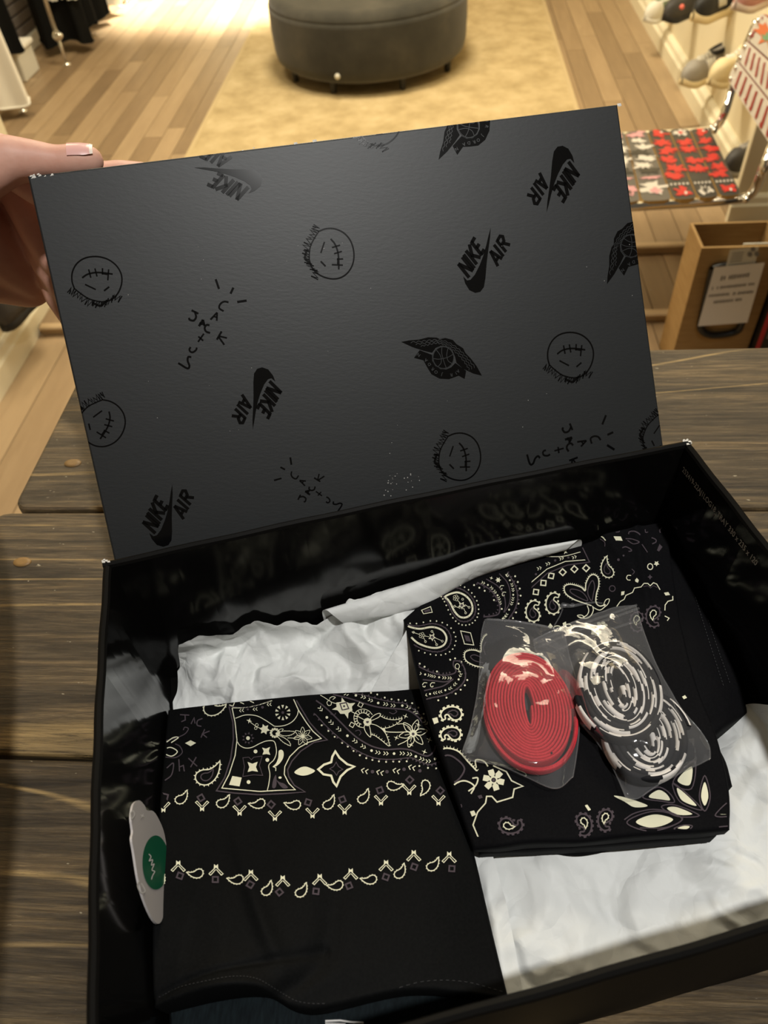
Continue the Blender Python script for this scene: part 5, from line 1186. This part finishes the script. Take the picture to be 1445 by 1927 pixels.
def ell(u, v, du, dv, eu, ev, z): c_ = at(u, v, z); return c_, (at(u+du, v+dv, z) - at(u-du, v-dv, z))/2, (at(u+eu, v+ev, z) - at(u-eu, v-ev, z))/2
zr = max(gz(u, v)[2] for u, v in ((1000, 1335), (930, 1330), (1075, 1340), (1000, 1240), (1000, 1430))) + .0012
rl = thing('coiled_laces', 'red flat shoelaces wound in an oval coil', 'shoelaces', tuple(at(1000, 1335, zr)))
c_, a_, b_ = ell(995, 1326, 83, 6, 11, 103, zr + .0078)
coil('lace', rl, c_, a_, b_, 13, .07, .34, np.linalg.norm(a_)*.93/13*.90, .0075, zr, [MATS['red_lace']])
c_, a_, b_ = ell(998, 1344, 84, 6, 10, 99, zr + .0035)
o = coil('lace_lower_layer', rl, c_, a_*1.03, b_*1.02, 1.6, .96, .96, .0016, .0045, zr, [MATS['red_lace']])
ik = Ink(); ik.dot(1038, 1417, 2.2); ik.emit('tip_mark', MATS['black_lace'], rl, lambda u, v: at(u, v, zr + .0080))
zb = max(gz(u, v)[2] for u, v in ((1165, 1293), (1100, 1300), (1235, 1380), (1165, 1400), (1220, 1440))) + .0012
wl = thing('coiled_laces', 'black and white flecked shoelaces wound in two oval coils', 'shoelaces', tuple(at(1190, 1330, zb)))
WB = [MATS['black_lace'], MATS['white_lace']]
c_, a_, b_ = ell(1217, 1380, 80, -16, 24, 84, zb + .006)
coil('lace', wl, c_, a_, b_, 6, .12, .4, np.linalg.norm(a_)*.88/6*.93, .006, zb, WB, True)
c_, a_, b_ = ell(1165, 1290, 78, -16, 27, 92, zb + .0135)
coil('lace', wl, c_, a_, b_, 6.5, .09, .36, np.linalg.norm(a_)*.91/6.5*.93, .0065, zb + .0066, WB, True)
def bag(name, label, rows_, inner, zc, seed, mouth):
    """clear bag: lower film on the cloth, upper film over the laces"""
    t = thing(name, label, 'plastic bag', tuple(gz(*inner)))
    def zz(u, v, k):
        q = gz(u, v); zf = q[2] if q is not None else .03
        return zf + .0008 + k*(zc - zf)
    A_ = patch([[at(u, v, zz(u, v, k)) for (u, v, k) in row] for row in rows_], 70, 60)
    A_[..., 2] += crumple(A_[..., 0], A_[..., 1], .0022, .016, seed, 8) * .45
    B_ = patch([[at(u, v, zz(u, v, 0)) for (u, v, k) in row] for row in rows_], 24, 20)
    B_[..., 2] += .0002
    G().grid(np.maximum(A_, A_)).build('upper_film', MATS['clear_film'], t, True); G().grid(B_).build('lower_film', MATS['clear_film'], t, True)
    rim_ = list(A_[0]) + list(A_[:, -1]) + list(A_[-1][::-1]) + list(A_[::-1, 0]); g = G(); g.tube(rim_[::2], .00035, 5); g.build('welded_edge', MATS['clear_film'], t, True)
    for k in mouth:
        P_ = cr(np.array([gz(u, v) + EZ*.004 for u, v in k]), 24); g = G(); g.tube(list(P_), .0007, 6); g.build('zip_strip', MATS['clear_film'], t, True)
    return t
ZC1 = zr + .0095; ZC2 = zb + .0150
bag('lace_bag', 'clear plastic bag around the red laces', [[(912, 1166, .5), (945, 1166, .7), (985, 1172, .6), (1025, 1178, .4), (1062, 1190, .2)],
    [(905, 1200, .2), (945, 1205, .6), (990, 1205, .7), (1040, 1215, .6), (1070, 1230, .2)],
    [(900, 1290, .2), (930, 1285, .98), (995, 1280, 1.05), (1060, 1285, .98), (1086, 1290, .2)],
    [(886, 1365, .2), (922, 1365, .98), (1000, 1362, 1.05), (1070, 1365, .98), (1090, 1368, .2)],
    [(870, 1418, .1), (915, 1425, .8), (985, 1436, .98), (1055, 1435, .8), (1084, 1425, .1)],
    [(884, 1432, .3), (938, 1440, .2), (990, 1462, .3), (1045, 1484, .4), (1078, 1462, .1)]], (1000, 1335), ZC1, 3, [[(915, 1172), (980, 1178), (1055, 1192)]])
bag('lace_bag', 'clear zip bag around the black and white laces', [[(1003, 1203, .5), (1050, 1182, .6), (1100, 1163, .6), (1150, 1146, .5), (1196, 1140, .3)],
    [(1015, 1240, .4), (1060, 1225, .7), (1110, 1205, .8), (1160, 1190, .8), (1214, 1195, .3)],
    [(1062, 1290, .2), (1095, 1275, .98), (1160, 1262, 1.06), (1215, 1250, .95), (1240, 1262, .2)],
    [(1088, 1355, .2), (1120, 1350, .98), (1190, 1340, 1.06), (1250, 1330, .9), (1280, 1330, .2)],
    [(1126, 1400, .15), (1155, 1405, .8), (1220, 1398, .95), (1275, 1388, .8), (1318, 1375, .15)],
    [(1155, 1450, .15), (1180, 1452, .6), (1235, 1440, .7), (1290, 1425, .5), (1334, 1402, .1)],
    [(1178, 1500, .3), (1200, 1502, .2), (1250, 1470, .3), (1300, 1445, .2), (1336, 1428, .1)]], (1190, 1330), ZC2, 8, [[(1012, 1226), (1080, 1196), (1200, 1152)], [(1022, 1244), (1090, 1212), (1206, 1172)], [(1010, 1216), (1076, 1188), (1196, 1146)]])
bt_ = thing('tag_fastener', 'clear plastic tag fastener on the patterned garment', 'fastener', tuple(gz(1050, 1146)))
g = G(); g.tube([gz(u, v) + EZ*.003 for u, v in ((1052, 1150), (1058, 1144), (1075, 1146), (1095, 1142), (1118, 1139), (1132, 1141))], [.0011, .0016, .0010, .0008, .0005, .0005], 8); g.ball(gz(1076, 1144) + EZ*.003, .0013, 0, 8); g.build('barb', MATS['clear_film'], bt_, True)
g = G(); g.tube([gz(u, v) + EZ*.0025 for u, v in ((1058, 1150), (1052, 1165), (1042, 1182), (1040, 1192))], .0004, 6); g.build('filament', MATS['clear_film'], bt_, True)

# ------------------------------------------------------------------ the hand that holds the lid
per = thing('person', 'left hand gripping the upper left corner of the black lid', 'person', tuple(atd(20, 420, .5)))
def E_(x, up, back): return ll((x, LD + up, -back))          # point near the lid's top edge
lx = -LW/2
chains = []
thumb = [(E_(lx + .0315, .0086, .013), .0078), (E_(lx + .026, .0092, .013), .0092), (E_(lx + .014, .0096, .013), .0092), (E_(lx + .002, .0122, .013), .0108), (E_(lx - .010, .0140, .013), .0128), (E_(lx - .028, .0080, .014), .0145), (E_(lx - .050, .000, .016), .019)]
T0 = E_(lx - .030, .008, .014)
def tt(x, y, z): return T0 + np.array([x, y, z])
mcp = [tt(.002, .028, -.002), tt(-.006, .046, -.014), tt(-.014, .062, -.030), tt(-.022, .076, -.047)]
palm = [(tt(-.020, .012, -.003), .015), (tt(-.045, .026, -.010), .020), (tt(-.050, .050, -.034), .020), (tt(-.030, .040, -.016), .017), (tt(-.028, .030, -.022), .016)]
heel = [(tt(-.045, .034, -.028), .022), (tt(-.036, .040, -.060), .021), (tt(-.024, .050, -.088), .017)]; heel2 = [(tt(-.078, .034, -.035), .026), (tt(-.060, .040, -.072), .023), (tt(-.030, .052, -.095), .017)]
wrist0 = tt(-.078, .030, -.014)
arm = [(palm[1][0], .020), (wrist0, .026), (np.array([-.325, .36, .225]), .028), (np.array([-.262, .25, .190]), .029), (np.array([-.206, .09, .196]), .035), (np.array([-.178, -.08, .21]), .041)]
_ap = cr(np.array([p for p, q in arm]), 40); _ar = cr(np.array([[q] for p, q in arm]), 40)[:, 0]; arm = [(_ap[i], float(_ar[i])) for i in range(40)]
index = [(mcp[0], .0125), (E_(lx - .004, .008, .040), .0108), (E_(lx + .022, .0090, .041), .0096), (E_(lx + .044, .0084, .040), .0086), (E_(lx + .056, .0072, .040), .0074)]
fingers = [index]
for k, (dz, b0, rr_) in enumerate(((-.006, .074, .0105), (-.024, .088, .0102), (-.042, .100, .0095))):
    fingers.append([(mcp[k + 1], rr_ + .002), (E_(lx - .016, dz, b0), rr_ + .0012), (E_(lx - .010, dz - .018, b0 + .006), rr_ + .0004), (E_(lx + .010, dz - .026, b0 - .004), rr_ - .0004), (E_(lx + .026, dz - .026, b0 - .016), rr_ - .0014)])
me_g = G()
def capsule_chain(L):
    for (p, r0), (q, r1) in zip(L[:-1], L[1:]):
        dist = np.linalg.norm(np.array(q) - p); n = max(1, int(dist / (min(r0, r1) * .22)))
        for i in range(n + 1):
            s = i / n; me_g.ball(np.array(p)*(1-s) + np.array(q)*s, r0*(1-s) + r1*s, 0, 14)
for L in [thumb, palm, arm, heel, heel2] + fingers: capsule_chain(L)
for (p, q, r0, r1) in [(thumb[5][0], mcp[0], .0135, .0125), (thumb[6][0], palm[1][0], .019, .020), (thumb[6][0], wrist0, .019, .025), (thumb[6][0], palm[4][0], .018, .016)] + [(palm[1][0], m_, .019, .0135) for m_ in mcp] + [(palm[2][0], m_, .019, .013) for m_ in mcp[1:]] + [(mcp[i], mcp[i+1], .0125, .0120) for i in range(3)] + [(palm[2][0], wrist0, .020, .024)]: capsule_chain([(p, r0), (q, r1)])
hb = me_g.build('hand', MATS['skin'], per, True)
md = hb.modifiers.new('fuse', 'REMESH'); md.mode = 'VOXEL'; md.voxel_size = .0016
ms = hb.modifiers.new('soften', 'SMOOTH'); ms.factor = .5; ms.iterations = 8
dg = bpy.context.evaluated_depsgraph_get(); ev = hb.evaluated_get(dg); nm = bpy.data.meshes.new_from_object(ev); hb.modifiers.clear(); hb.data = nm
nm.polygons.foreach_set('use_smooth', np.ones(len(nm.polygons), dtype=bool))
if not nm.materials: nm.materials.append(MATS['skin'])
# thumb nail: a curved plate on the top-front of the thumb end
def nail(name, s0, s1, mtl, w=.0062, lift=.0004):
    A_ = np.zeros((12, 10, 3)); p0, p1 = thumb[0][0], thumb[2][0]; ax = p0 - p1; ax /= np.linalg.norm(ax)
    upv = LY*.62 + LN*.78; upv -= ax*np.dot(upv, ax); upv /= np.linalg.norm(upv); sd = np.cross(ax, upv)
    for i in range(12):
        s = s0 + (s1 - s0)*i/11; c_ = p1 + ax*s; rad = float(np.interp(s, [0, .010, .0145, .0185, .022], [.0092, .0091, .0089, .0083, .0070])) + lift
        wd = w * (1 - .22*max(0, (s - .014)/.006)**2) / rad
        for j in range(10): a = (j/9 - .5)*2*wd; A_[i, j] = c_ + upv*rad*math.cos(a) + sd*rad*math.sin(a)
    return G().grid(A_).build(name, mtl, per, True)
nail('thumb_nail', .0075, .0195, MATS['nail']); nail('thumb_nail_edge', .0192, .0208, MATS['nail_edge'], lift=.0005)
# sleeve further down the forearm, outside the picture
sl_ = [np.array([-.218, .12, .195]), np.array([-.192, .02, .200]), np.array([-.175, -.08, .22]), np.array([-.165, -.22, .23])]
g = G(); g.tube(list(cr(np.array(sl_), 20)), list(np.linspace(.041, .052, 20)), 20); g.build('sleeve', MATS['sleeve_cloth'], per, True)
